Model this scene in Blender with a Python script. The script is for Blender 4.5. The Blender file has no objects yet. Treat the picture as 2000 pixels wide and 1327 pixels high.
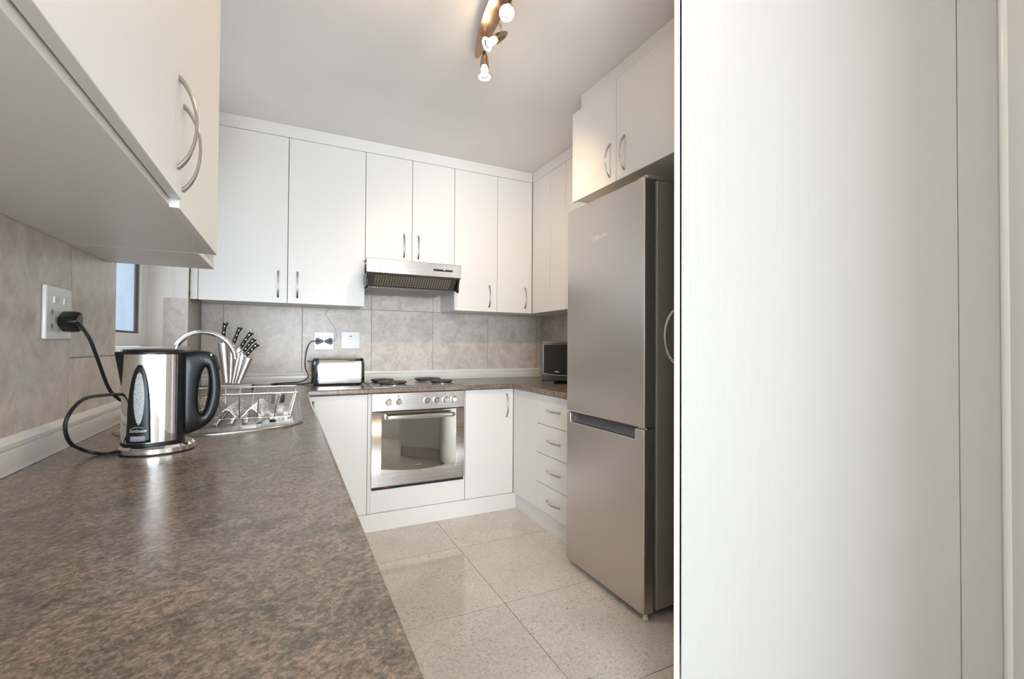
import bpy, bmesh, math, random
from mathutils import Vector, Matrix
R = math.radians
random.seed(4)
scene = bpy.context.scene
COL = scene.collection

# ------------------------------------------------------------------ camera
cam_d = bpy.data.cameras.new('camera')
cam_d.sensor_width = 36.0
cam_d.lens = 887.576 * 36.0 / 2000.0
cam_d.clip_start = 0.02
cam = bpy.data.objects.new('camera', cam_d)
COL.objects.link(cam)
_y, _p, _r = R(26.225), R(0.839), R(0.36)
_fw = Vector((math.sin(_y) * math.cos(_p), math.cos(_y) * math.cos(_p), math.sin(_p)))
_rt = Vector((math.cos(_y), -math.sin(_y), 0))
_up = _rt.cross(_fw)
_rt2 = _rt * math.cos(_r) + _up * math.sin(_r)
_up2 = -_rt * math.sin(_r) + _up * math.cos(_r)
_m = Matrix((_rt2, _up2, -_fw)).transposed().to_4x4()
_m.translation = Vector((0, 0, 1.13))
cam.matrix_world = _m
scene.camera = cam

# ------------------------------------------------------------------ world and daylight
world = bpy.data.worlds.new('world')
scene.world = world
world.use_nodes = True
wb = world.node_tree.nodes['Background']
wb.inputs[0].default_value = (0.80, 0.90, 1.0, 1)
wb.inputs[1].default_value = 1.9

def area(name, loc, rot, sx, sy, power, col):
    l = bpy.data.lights.new(name, 'AREA')
    l.shape = 'RECTANGLE'
    l.size, l.size_y = sx, sy
    l.energy = power
    l.color = col
    o = bpy.data.objects.new(name, l)
    o.location = loc
    o.rotation_euler = rot
    COL.objects.link(o)
    return o

# daylight through the glazed doors behind the camera and through the sink window
area('daylight_rear_doors', (-0.7, -5.62, 1.15), (R(90), 0, 0), 3.7, 2.1, 700, (0.79, 0.895, 1.0))
area('daylight_sink_window', (-0.80, 2.40, 1.72), (0, R(-90), 0), 1.1, 1.05, 7, (0.86, 0.93, 1.0))

scene.view_settings.view_transform = 'Standard'
scene.view_settings.look = 'None'
scene.view_settings.exposure = -0.16
scene.view_settings.gamma = 1.0
scene.view_settings.use_curve_mapping = False

# ------------------------------------------------------------------ materials
MATS = {}

def new_mat(name):
    m = bpy.data.materials.new(name)
    m.use_nodes = True
    nt = m.node_tree
    return m, nt, nt.nodes['Principled BSDF']

def mat(name, col, rough=0.5, metal=0.0, emit=None, estr=0.0, coat=0.0, spec=0.5, bump=0.0, bscale=60.0, bstretch=(1, 1, 1), var=0.0, vscale=6.0, rvar=0.0):
    m, nt, b = new_mat(name)
    b.inputs['Base Color'].default_value = (*col, 1)
    b.inputs['Roughness'].default_value = rough
    b.inputs['Metallic'].default_value = metal
    b.inputs['Specular IOR Level'].default_value = spec
    b.inputs['Coat Weight'].default_value = coat
    if emit:
        b.inputs['Emission Color'].default_value = (*emit, 1)
        b.inputs['Emission Strength'].default_value = estr
    N, L = nt.nodes, nt.links
    if bump or var or rvar:
        geo = N.new('ShaderNodeNewGeometry')
        mp = N.new('ShaderNodeMapping')
        mp.inputs['Scale'].default_value = bstretch
        L.new(geo.outputs['Position'], mp.inputs['Vector'])
    if bump or rvar:
        n = N.new('ShaderNodeTexNoise')
        n.inputs['Scale'].default_value = bscale
        n.inputs['Detail'].default_value = 3
        L.new(mp.outputs[0], n.inputs['Vector'])
        if bump:
            bp = N.new('ShaderNodeBump')
            bp.inputs['Strength'].default_value = bump
            bp.inputs['Distance'].default_value = 0.002
            L.new(n.outputs['Fac'], bp.inputs['Height'])
            L.new(bp.outputs[0], b.inputs['Normal'])
        if rvar:
            mr = N.new('ShaderNodeMapRange')
            mr.inputs['To Min'].default_value = rough - rvar
            mr.inputs['To Max'].default_value = rough + rvar
            L.new(n.outputs['Fac'], mr.inputs['Value'])
            L.new(mr.outputs[0], b.inputs['Roughness'])
    if var:
        n2 = N.new('ShaderNodeTexNoise')
        n2.inputs['Scale'].default_value = vscale
        n2.inputs['Detail'].default_value = 4
        L.new(geo.outputs['Position'], n2.inputs['Vector'])
        cr = N.new('ShaderNodeValToRGB')
        cr.color_ramp.elements[0].position = 0.3
        cr.color_ramp.elements[1].position = 0.7
        cr.color_ramp.elements[0].color = (*[c * (1 - var) for c in col], 1)
        cr.color_ramp.elements[1].color = (*[min(1, c * (1 + var)) for c in col], 1)
        L.new(n2.outputs['Fac'], cr.inputs['Fac'])
        L.new(cr.outputs['Color'], b.inputs['Base Color'])
    MATS[name] = m
    return m

def ramp(N, pts):
    cr = N.new('ShaderNodeValToRGB')
    e = cr.color_ramp.elements
    while len(e) < len(pts):
        e.new(0.5)
    for i, (p, c) in enumerate(pts):
        e[i].position = p
        e[i].color = (*c, 1)
    return cr

def noise(nt, vec, scale, detail=4, rough=0.55, dist=0.0):
    n = nt.nodes.new('ShaderNodeTexNoise')
    n.inputs['Scale'].default_value = scale
    n.inputs['Detail'].default_value = detail
    n.inputs['Roughness'].default_value = rough
    n.inputs['Distortion'].default_value = dist
    nt.links.new(vec, n.inputs['Vector'])
    return n

def mixc(nt, fac, a, b, mode='MIX', f=None):
    n = nt.nodes.new('ShaderNodeMix')
    n.data_type = 'RGBA'
    n.blend_type = mode
    if fac is not None:
        nt.links.new(fac, n.inputs[0])
    else:
        n.inputs[0].default_value = f
    for s, v in ((6, a), (7, b)):
        if isinstance(v, tuple):
            n.inputs[s].default_value = (*v, 1)
        else:
            nt.links.new(v, n.inputs[s])
    return n.outputs[2]

def make_counter():
    m, nt, b = new_mat('laminate_stone')
    N, L = nt.nodes, nt.links
    geo = N.new('ShaderNodeNewGeometry')
    mp = N.new('ShaderNodeMapping')
    mp.inputs['Rotation'].default_value = (0, 0, R(-32))
    L.new(geo.outputs['Position'], mp.inputs['Vector'])
    mp2 = N.new('ShaderNodeMapping')
    mp2.inputs['Scale'].default_value = (0.90, 1.0, 1.0)
    L.new(mp.outputs[0], mp2.inputs['Vector'])
    fine = noise(nt, mp2.outputs[0], 165, 6, 0.70, 0.6)
    mid = noise(nt, mp2.outputs[0], 20, 5, 0.6, 0.8)
    big = noise(nt, mp2.outputs[0], 4, 3, 0.5, 0.4)
    c1 = ramp(N, [(0.28, (0.075, 0.066, 0.056)), (0.44, (0.165, 0.140, 0.116)), (0.54, (0.275, 0.222, 0.182)), (0.70, (0.45, 0.36, 0.30))])
    L.new(fine.outputs['Fac'], c1.inputs['Fac'])
    c2 = ramp(N, [(0.34, (0.62, 0.62, 0.58)), (0.50, (0.97, 0.93, 0.89)), (0.66, (1.18, 1.06, 0.99))])
    L.new(mid.outputs['Fac'], c2.inputs['Fac'])
    c3 = ramp(N, [(0.35, (0.80, 0.80, 0.78)), (0.65, (1.08, 1.05, 1.0))])
    L.new(big.outputs['Fac'], c3.inputs['Fac'])
    o = mixc(nt, None, c1.outputs['Color'], c2.outputs['Color'], 'MULTIPLY', 1.0)
    o = mixc(nt, None, o, c3.outputs['Color'], 'MULTIPLY', 1.0)
    L.new(o, b.inputs['Base Color'])
    b.inputs['Roughness'].default_value = 0.23
    bp = N.new('ShaderNodeBump')
    bp.inputs['Strength'].default_value = 0.05
    bp.inputs['Distance'].default_value = 0.002
    L.new(fine.outputs['Fac'], bp.inputs['Height'])
    L.new(bp.outputs[0], b.inputs['Normal'])
    MATS['counter'] = m

def make_floor():
    m, nt, b = new_mat('floor_tile_speckled')
    N, L = nt.nodes, nt.links
    geo = N.new('ShaderNodeNewGeometry')
    oi = N.new('ShaderNodeObjectInfo')
    off = N.new('ShaderNodeVectorMath')
    off.operation = 'MULTIPLY_ADD'
    L.new(oi.outputs['Random'], off.inputs[0])
    off.inputs[1].default_value = (7, 3, 5)
    L.new(geo.outputs['Position'], off.inputs[2])
    v = off.outputs[0]
    soft = noise(nt, v, 4, 4)
    c = ramp(N, [(0.3, (0.66, 0.60, 0.54)), (0.7, (0.75, 0.69, 0.63))])
    L.new(soft.outputs['Fac'], c.inputs['Fac'])
    grain = noise(nt, v, 140, 3)
    cg = ramp(N, [(0.35, (0.86, 0.85, 0.84)), (0.65, (1.08, 1.07, 1.06))])
    L.new(grain.outputs['Fac'], cg.inputs['Fac'])
    o = mixc(nt, None, c.outputs['Color'], cg.outputs['Color'], 'MULTIPLY', 1.0)
    squig = noise(nt, v, 38, 2, 0.5, 2.2)
    ln = ramp(N, [(0.476, (0, 0, 0)), (0.493, (1, 1, 1)), (0.507, (1, 1, 1)), (0.524, (0, 0, 0))])
    L.new(squig.outputs['Fac'], ln.inputs['Fac'])
    brk = noise(nt, v, 55, 2)
    lb = ramp(N, [(0.49, (0, 0, 0)), (0.57, (1, 1, 1))])
    L.new(brk.outputs['Fac'], lb.inputs['Fac'])
    patch = noise(nt, v, 5, 2)
    lp = ramp(N, [(0.30, (0.40, 0.40, 0.40)), (0.62, (1, 1, 1))])
    L.new(patch.outputs['Fac'], lp.inputs['Fac'])
    f = mixc(nt, None, ln.outputs['Color'], lb.outputs['Color'], 'MULTIPLY', 1.0)
    f = mixc(nt, None, f, lp.outputs['Color'], 'MULTIPLY', 1.0)
    o = mixc(nt, f, o, (0.22, 0.17, 0.13))
    L.new(o, b.inputs['Base Color'])
    b.inputs['Roughness'].default_value = 0.075
    MATS['floor_tile'] = m

def make_wall_tile():
    m, nt, b = new_mat('wall_tile_marbled')
    N, L = nt.nodes, nt.links
    geo = N.new('ShaderNodeNewGeometry')
    oi = N.new('ShaderNodeObjectInfo')
    off = N.new('ShaderNodeVectorMath')
    off.operation = 'MULTIPLY_ADD'
    L.new(oi.outputs['Random'], off.inputs[0])
    off.inputs[1].default_value = (9, 4, 6)
    L.new(geo.outputs['Position'], off.inputs[2])
    v = off.outputs[0]
    n1 = noise(nt, v, 5.5, 7, 0.62, 1.6)
    c = ramp(N, [(0.28, (0.495, 0.430, 0.366)), (0.46, (0.580, 0.516, 0.452)), (0.56, (0.640, 0.580, 0.520)), (0.74, (0.585, 0.506, 0.434))])
    L.new(n1.outputs['Fac'], c.inputs['Fac'])
    n2 = noise(nt, v, 30, 5, 0.65, 0.8)
    c2 = ramp(N, [(0.32, (0.86, 0.85, 0.84)), (0.5, (1.0, 1.0, 1.0)), (0.68, (1.08, 1.08, 1.08))])
    L.new(n2.outputs['Fac'], c2.inputs['Fac'])
    o = mixc(nt, None, c.outputs['Color'], c2.outputs['Color'], 'MULTIPLY', 1.0)
    L.new(o, b.inputs['Base Color'])
    b.inputs['Roughness'].default_value = 0.32
    bp = N.new('ShaderNodeBump')
    bp.inputs['Strength'].default_value = 0.25
    bp.inputs['Distance'].default_value = 0.002
    L.new(n1.outputs['Fac'], bp.inputs['Height'])
    L.new(bp.outputs[0], b.inputs['Normal'])
    MATS['wall_tile'] = m

def make_glass(name, tint, gloss=0.10):
    m = bpy.data.materials.new(name)
    m.use_nodes = True
    nt = m.node_tree
    N, L = nt.nodes, nt.links
    N.remove(N['Principled BSDF'])
    t = N.new('ShaderNodeBsdfTransparent')
    t.inputs[0].default_value = (*tint, 1)
    g = N.new('ShaderNodeBsdfGlossy')
    g.inputs['Roughness'].default_value = 0.02
    fr = N.new('ShaderNodeLayerWeight')
    fr.inputs['Blend'].default_value = 0.5
    pw = N.new('ShaderNodeMath')
    pw.operation = 'POWER'
    pw.inputs[1].default_value = 5.0
    L.new(fr.outputs['Facing'], pw.inputs[0])
    ad = N.new('ShaderNodeMath')
    ad.operation = 'MULTIPLY_ADD'
    ad.inputs[1].default_value = 0.85
    ad.inputs[2].default_value = gloss
    L.new(pw.outputs[0], ad.inputs[0])
    mx = N.new('ShaderNodeMixShader')
    L.new(ad.outputs[0], mx.inputs[0])
    L.new(t.outputs[0], mx.inputs[1])
    L.new(g.outputs[0], mx.inputs[2])
    L.new(mx.outputs[0], N['Material Output'].inputs[0])
    MATS[name] = m

make_counter()
make_floor()
make_wall_tile()
make_glass('window_glass', (0.93, 0.96, 0.98), 0.05)
make_glass('bulb_glass', (0.97, 0.96, 0.94), 0.06)
mat('white', (0.80, 0.768, 0.728), 0.36, bump=0.03, bscale=260)
mat('white_edge', (0.80, 0.80, 0.79), 0.35)
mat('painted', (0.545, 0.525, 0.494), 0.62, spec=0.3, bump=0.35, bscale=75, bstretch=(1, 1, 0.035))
mat('ceiling', (0.87, 0.835, 0.80), 0.9, bump=0.15, bscale=5, var=0.02, vscale=3)
mat('wall_paint', (0.80, 0.795, 0.765), 0.7, bump=0.35, bscale=45)
mat('plaster_white', (0.78, 0.755, 0.71), 0.75, bump=0.2, bscale=30)
mat('outside_wall', (0.58, 0.68, 0.80), 0.8, var=0.04, vscale=2)
mat('grout', (0.30, 0.27, 0.24), 0.85)
mat('grout_floor', (0.30, 0.255, 0.21), 0.85)
mat('trim_white', (0.80, 0.78, 0.74), 0.22)
mat('plastic_white', (0.82, 0.82, 0.80), 0.2)
mat('plastic_grey', (0.32, 0.33, 0.35), 0.35)
mat('black', (0.010, 0.010, 0.011), 0.33, spec=0.35)
mat('black_matte', (0.018, 0.018, 0.019), 0.55, bump=0.2, bscale=500)
mat('rubber', (0.010, 0.010, 0.011), 0.45)
mat('frame_dark', (0.05, 0.022, 0.025), 0.4)
mat('steel', (0.50, 0.465, 0.435), 0.27, 1.0, bump=0.05, bscale=120, bstretch=(0.04, 1, 12), rvar=0.05)
mat('steel_satin', (0.66, 0.635, 0.61), 0.36, 1.0)
mat('fridge_steel', (0.60, 0.55, 0.505), 0.34, 0.92, bump=0.03, bscale=150, bstretch=(1, 0.05, 8), rvar=0.03)
mat('fridge_side', (0.50, 0.455, 0.40), 0.45, 0.3)
mat('grip_dark', (0.14, 0.145, 0.15), 0.35, 0.5)
mat('chrome', (0.80, 0.79, 0.78), 0.05, 1.0)
mat('chrome_soft', (0.66, 0.645, 0.62), 0.16, 1.0)
mat('chrome_dark', (0.22, 0.25, 0.30), 0.08, 1.0)
mat('wire', (0.50, 0.465, 0.42), 0.18, 1.0)
mat('nickel', (0.52, 0.48, 0.44), 0.24, 1.0)
mat('lamp_metal', (0.40, 0.29, 0.22), 0.22, 1.0)
mat('sink_steel', (0.40, 0.38, 0.36), 0.24, 1.0, bump=0.04, bscale=90)
mat('hotplate', (0.075, 0.062, 0.055), 0.42, 0.45)
mat('oven_glass', (0.40, 0.385, 0.345), 0.03, 1.0)
mat('oven_gap', (0.012, 0.012, 0.012), 0.5)
mat('filter_mesh', (0.23, 0.235, 0.24), 0.35, 0.8)
mat('visor', (0.115, 0.100, 0.085), 0.3, 0.4)
mat('visor_hole_light', (0.62, 0.52, 0.40), 0.35, 0.4)  # pale colour stands in for light showing through the visor holes
mat('board_pale', (0.74, 0.69, 0.63), 0.45)
mat('speaker_cloth', (0.030, 0.030, 0.031), 0.9, bump=0.5, bscale=900)
mat('speaker_body', (0.165, 0.155, 0.150), 0.38, 0.25)
mat('logo', (0.80, 0.76, 0.72), 0.3, 0.3)
mat('logo_dark', (0.13, 0.10, 0.09), 0.4)
mat('logo_faint', (0.36, 0.35, 0.31), 0.4)
mat('red_mark', (0.45, 0.03, 0.02), 0.4)
mat('gauge', (0.46, 0.47, 0.47), 0.15, bump=0.8, bscale=330, var=0.3, vscale=260)
mat('gasket', (0.10, 0.095, 0.09), 0.6)
mat('cord_white', (0.66, 0.63, 0.58), 0.5)
mat('bulb', (1, 0.93, 0.8), 0.4, emit=(1.0, 0.74, 0.45), estr=40)
mat('lamp_face', (1, 0.97, 0.92), 0.2, emit=(1.0, 0.86, 0.66), estr=1.0)

# ------------------------------------------------------------------ mesh helpers
class MB:
    def __init__(self):
        self.v, self.f = [], []

    def add(self, vs, fs):
        k = len(self.v)
        self.v += [tuple(p) for p in vs]
        self.f += [tuple(i + k for i in f) for f in fs]
        return self

    def box(self, a, b):
        x0, y0, z0 = a
        x1, y1, z1 = b
        vs = [(x, y, z) for z in (z0, z1) for y in (y0, y1) for x in (x0, x1)]
        return self.add(vs, [(0, 2, 3, 1), (4, 5, 7, 6), (0, 1, 5, 4), (2, 6, 7, 3), (0, 4, 6, 2), (1, 3, 7, 5)])

    def prism(self, pts, vec):
        """closed polygon pts (3D) extruded by vec"""
        n = len(pts)
        v = Vector(vec)
        vs = [Vector(p) for p in pts] + [Vector(p) + v for p in pts]
        fs = [tuple(range(n))[::-1], tuple(range(n, 2 * n))]
        fs += [(i, (i + 1) % n, n + (i + 1) % n, n + i) for i in range(n)]
        return self.add(vs, fs)

    def loft(self, rings, cap=True, closed=False):
        n = len(rings[0])
        vs = [p for r in rings for p in r]
        fs = []
        m = len(rings)
        for j in range(m if closed else m - 1):
            a, b = j * n, ((j + 1) % m) * n
            for i in range(n):
                fs.append((a + i, a + (i + 1) % n, b + (i + 1) % n, b + i))
        if cap and not closed:
            fs.append(tuple(range(n))[::-1])
            fs.append(tuple(range((m - 1) * n, m * n)))
        return self.add(vs, fs)

    def lathe(self, prof, origin=(0, 0, 0), axis=(0, 0, 1), n=24, cap=True):
        """prof list of (radius, height) along axis"""
        ax = Vector(axis).normalized()
        t = Vector((1, 0, 0)) if abs(ax.x) < 0.9 else Vector((0, 1, 0))
        u = ax.cross(t).normalized()
        w = ax.cross(u)
        o = Vector(origin)
        rings = [[o + ax * h + (u * math.cos(2 * math.pi * i / n) + w * math.sin(2 * math.pi * i / n)) * r for i in range(n)] for r, h in prof]
        return self.loft(rings, cap)

    def tube(self, path, r, n=8, closed=False, ref=None, flat=1.0):
        """sweep; r a number or list; ref fixes the wide direction, flat = thickness/width"""
        P = [Vector(p) for p in path]
        m = len(P)
        rings = []
        prev = None
        for i, p in enumerate(P):
            if closed:
                t = P[(i + 1) % m] - P[i - 1]
            else:
                t = P[min(i + 1, m - 1)] - P[max(i - 1, 0)]
            t.normalize()
            if ref is not None:
                u = Vector(ref) - t * t.dot(Vector(ref))
            elif prev is None:
                s = Vector((0, 0, 1)) if abs(t.z) < 0.9 else Vector((1, 0, 0))
                u = s - t * t.dot(s)
            else:
                u = prev - t * t.dot(prev)
            u.normalize()
            prev = u
            w = t.cross(u)
            rr = r[i] if isinstance(r, (list, tuple)) else r
            rings.append([p + u * rr * math.cos(2 * math.pi * k / n) + w * rr * flat * math.sin(2 * math.pi * k / n) for k in range(n)])
        return self.loft(rings, True, closed)

    def disc(self, c, axis, r, n=20):
        return self.lathe([(r, 0), (r * 0.999, 0.0003)], c, axis, n)


def spline(pts, k=6):
    """Catmull-Rom through pts"""
    P = [Vector(p) for p in pts]
    P = [P[0] * 2 - P[1]] + P + [P[-1] * 2 - P[-2]]
    out = []
    for i in range(1, len(P) - 2):
        a, b, c, d = P[i - 1:i + 3]
        for j in range(k):
            t = j / k
            out.append(0.5 * ((2 * b) + (c - a) * t + (2 * a - 5 * b + 4 * c - d) * t * t + (3 * b - a - 3 * c + d) * t ** 3))
    out.append(P[-2])
    return out


def mesh_from(name, mb, material, smooth=40):
    me = bpy.data.meshes.new(name)
    me.from_pydata(mb.v, [], mb.f)
    bm = bmesh.new()
    bm.from_mesh(me)
    bmesh.ops.recalc_face_normals(bm, faces=bm.faces)
    bm.to_mesh(me)
    bm.free()
    if smooth:
        me.polygons.foreach_set('use_smooth', [True] * len(me.polygons))
        me.set_sharp_from_angle(angle=R(smooth))
    if material:
        me.materials.append(MATS[material])
    return me


def link(o, parent=None):
    COL.objects.link(o)
    if parent is not None:
        o.parent = parent
        # parts are modelled in world space: cancel the root's own transform
        o.matrix_parent_inverse = parent_world(parent).inverted()
    return o


def parent_world(o):
    if o.parent is None:
        return o.matrix_basis.copy()
    return parent_world(o.parent) @ o.matrix_parent_inverse @ o.matrix_basis


def obj(name, mb, material, parent=None, bevel=0.0, seg=2, smooth=40):
    o = bpy.data.objects.new(name, mesh_from(name, mb, material, smooth))
    link(o, parent)
    if bevel:
        md = o.modifiers.new('bevel', 'BEVEL')
        md.width = bevel
        md.segments = seg
        md.limit_method = 'ANGLE'
        md.angle_limit = R(35)
    return o


def inst(name, mesh, loc, rot=(0, 0, 0), parent=None):
    o = bpy.data.objects.new(name, mesh)
    o.location = loc
    o.rotation_euler = rot
    return link(o, parent)


def tag(o, label, cat, group=None):
    o['label'] = label
    o['category'] = cat
    if group:
        o['group'] = group
    return o


def thing(name, label, cat, loc, group=None):
    o = bpy.data.objects.new(name, None)
    o.location = loc
    o.empty_display_size = 0.05
    COL.objects.link(o)
    return tag(o, label, cat, group)


def struct(name, mb, material, bevel=0.0, parent=None, smooth=40):
    o = obj(name, mb, material, parent, bevel, smooth=smooth)
    o['kind'] = 'structure'
    return o


def B(a, b):
    return MB().box(a, b)


def text(name, body, size, material, frame, parent, extrude=0.0004, warp=None, shear=0.0):
    """frame: 4x4 matrix, text lies in its local XY, centred"""
    cu = bpy.data.curves.new(name, 'FONT')
    cu.body = body
    cu.size = size
    cu.extrude = extrude
    cu.align_x = 'CENTER'
    cu.align_y = 'CENTER'
    cu.shear = shear
    cu.resolution_u = 3
    tmp = bpy.data.objects.new(name + '_curve', cu)
    COL.objects.link(tmp)
    bpy.context.view_layer.update()
    dg = bpy.context.evaluated_depsgraph_get()
    me = bpy.data.meshes.new_from_object(tmp.evaluated_get(dg))
    bpy.data.objects.remove(tmp)
    for v in me.vertices:
        v.co = warp(v.co) if warp else frame @ v.co
    me.materials.clear()
    me.materials.append(MATS[material])
    o = bpy.data.objects.new(name, me)
    return link(o, parent)


def frame_m(origin, right, up):
    r = Vector(right).normalized()
    u = Vector(up).normalized()
    n = r.cross(u)
    m = Matrix((r, u, n)).transposed().to_4x4()
    m.translation = Vector(origin)
    return m

# bow handle, length along Z, bulging towards -Y, feet at y=0
def bow_mesh(name, L=0.160, D=0.027, w0=0.0068, w1=0.0040):
    path, rad = [], []
    n = 18
    for i in range(n + 1):
        t = -1 + 2 * i / n
        a = t * R(62)
        z = math.sin(a) / math.sin(R(62)) * L / 2
        y = -(math.cos(a) - math.cos(R(62))) / (1 - math.cos(R(62))) * D
        path.append((0, y, z))
        rad.append(w1 + (w0 - w1) * abs(t) ** 1.5)
    mb = MB().tube(path, rad, 10, ref=(1, 0, 0), flat=0.62)
    return mesh_from(name, mb, 'nickel')

BOW = bow_mesh('bow_handle')
BOW_SHORT = bow_mesh('bow_handle_short', 0.150, 0.024)

# ------------------------------------------------------------------ key planes
XL, YB, XR = -0.503, 3.44, 1.996          # left, back and right wall faces
ZC = 2.486                                # ceiling
CT = 0.869                                # worktop height
YU, ZUB, ZUT = 3.105, 1.385, 2.406        # wall cupboard fronts
YD = 2.854                                # base fronts, back run
XD = 1.421                                # base fronts, right run
AZ = R(45.85)
AX = Vector((math.sin(AZ), math.cos(AZ), 0))     # along the angled wall
NX = Vector((AX.y, -AX.x, 0))                    # into the angled wall
E0 = AX * 1.44                                   # near front corner of the tall cupboard

# ------------------------------------------------------------------ floor
floor = struct('floor', B((-0.72, -1.05, -0.1), (2.75, 3.56, -0.0018)), 'grout_floor')
G, GX, GY = 0.608, 0.867, 2.424
tile_mesh = mesh_from('floor_tile', B((-G / 2 + 0.0016, -G / 2 + 0.0021, -0.012), (G / 2 - 0.0016, G / 2 - 0.0021, 0)), 'floor_tile', 0)
for i in range(-3, 4):
    for j in range(-5, 2):
        cx, cy = GX + (i + 0.5) * G, GY + (j + 0.5) * G
        if cx - G / 2 > 2.7 or cx + G / 2 < -0.45 or cy > 3.45:
            continue
        inst('floor_tile', tile_mesh, (cx, cy, 0), parent=floor)

# the living room behind the camera
struct('floor_living_room', MB().box((-3.7, -5.8, -0.1), (2.75, GY - 5 * G - 0.0, -0.0002)).box((-3.7, GY - 5 * G, -0.1), (-0.722, -0.36, -0.0002)), 'floor_tile')

# ------------------------------------------------------------------ ceiling and walls
struct('ceiling', MB().box((-0.72, -0.3605, ZC), (2.75, 3.56, ZC + 0.1)).box((-3.7, -5.8, ZC), (2.75, -0.361, ZC + 0.1)), 'ceiling')

def slab_cells(xs, ys, filled, z0, z1, plane='xy'):
    """grid of filled cells extruded z0..z1, only outer faces"""
    mb = MB()
    ids = {}

    def vid(i, j, k):
        key = (i, j, k)
        if key not in ids:
            a, b, c = xs[i], ys[j], (z0, z1)[k]
            ids[key] = len(mb.v)
            mb.v.append((a, b, c) if plane == 'xy' else ((c, a, b) if plane == 'yz' else (a, c, b)))
        return ids[key]
    nx, ny = len(xs) - 1, len(ys) - 1
    F = [[filled((xs[i] + xs[i + 1]) / 2, (ys[j] + ys[j + 1]) / 2) for j in range(ny)] for i in range(nx)]

    def at(i, j):
        return 0 <= i < nx and 0 <= j < ny and F[i][j]
    for i in range(nx):
        for j in range(ny):
            if not F[i][j]:
                continue
            for k in (0, 1):
                mb.f.append((vid(i, j, k), vid(i + 1, j, k), vid(i + 1, j + 1, k), vid(i, j + 1, k)))
            for (di, dj, a, b) in ((-1, 0, (i, j), (i, j + 1)), (1, 0, (i + 1, j), (i + 1, j + 1)), (0, -1, (i, j), (i + 1, j)), (0, 1, (i, j + 1), (i + 1, j + 1))):
                if not at(i + di, j + dj):
                    mb.f.append((vid(*a, 0), vid(*b, 0), vid(*b, 1), vid(*a, 1)))
    return mb

WY0, WY1, WZ0, WZ1 = 1.893, 3.086, 1.107, 2.25      # sink window opening
wall_left = struct('wall_left', slab_cells([-0.36, WY0, WY1, 3.56], [-0.1, WZ0, WZ1, ZC], lambda a, b: not (WY0 < a < WY1 and WZ0 < b < WZ1), XL - 0.215, XL - 0.003, 'yz'), 'plaster_white')
wall_back = struct('wall_back', B((-0.72, YB + 0.003, -0.1), (2.1, YB + 0.12, ZC)), 'plaster_white')
# right wall, then the angled wall with the tall cupboard, then the room behind
W0 = E0 + NX * 0.756
tJ = (XR + 0.003 - W0.x) / AX.x
J = W0 + AX * tJ
W1 = W0 - AX * 0.75
wall_right = struct('wall_right', MB().prism([(XR + 0.003, 3.56, 0), (J.x, J.y, 0), (J.x + 0.12, J.y, 0), (XR + 0.123, 3.56, 0)], (0, 0, ZC)), 'plaster_white')
wall_angled = struct('wall_right_angled', MB().prism([tuple(J), tuple(W1), tuple(W1 + NX * 0.12), tuple(J + NX * 0.12)], (0, 0, ZC)), 'wall_paint')
W2 = W1 + NX * 0.12
struct('wall_passage', MB().prism([tuple(W2), (2.6, W2.y - 0.02, 0), (2.6, W2.y + 0.10, 0), tuple(W2 + Vector((0.1, 0.12, 0)))], (0, 0, ZC)), 'wall_paint')
struct('wall_living_right', B((2.6, -5.75, 0), (2.7, W2.y - 0.03, ZC)), 'wall_paint')
struct('wall_living_left', B((-3.7, -5.75, 0), (-3.6, -0.36, ZC)), 'wall_paint')
struct('wall_living_side', B((-3.6, -0.36, 0), (XL - 0.216, -0.24, ZC)), 'wall_paint')
struct('wall_front', slab_cells([-3.7, -2.6, 1.2, 2.7], [-0.1, 0.06, 2.24, ZC], lambda a, b: not (-2.6 < a < 1.2 and 0.06 < b < 2.24), -5.75, -5.63, 'xz'), 'wall_paint')
# glazed doors of the living room
struct('window_2', slab_cells([-2.6, -2.54, -1.36, -1.30, -0.10, -0.04, 1.14, 1.2], [0.06, 0.12, 2.18, 2.24], lambda a, b: a < -2.54 or a > 1.14 or -1.36 < a < -1.30 or -0.10 < a < -0.04 or b < 0.12 or b > 2.18, -5.60, -5.55, 'xz'), 'plastic_white', 0.002)

# tiles on the walls ------------------------------------------------
def wall_tiles(parent, axis, plane, us, zs, sign, skip=None):
    for i in range(len(us) - 1):
        for j in range(len(zs) - 1):
            u0, u1, z0, z1 = us[i] + 0.0018, us[i + 1] - 0.0018, zs[j] + 0.0018, zs[j + 1] - 0.0018
            if u1 - u0 < 0.01 or (skip and skip((u0 + u1) / 2, (z0 + z1) / 2)):
                continue
            if axis == 'x':
                mb = B((u0, plane, z0), (u1, plane + sign * 0.009, z1))
            else:
                mb = B((plane, u0, z0), (plane + sign * 0.009, u1, z1))
            obj('wall_tile', mb, 'wall_tile', parent, 0.0008, 1, 0)

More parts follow.
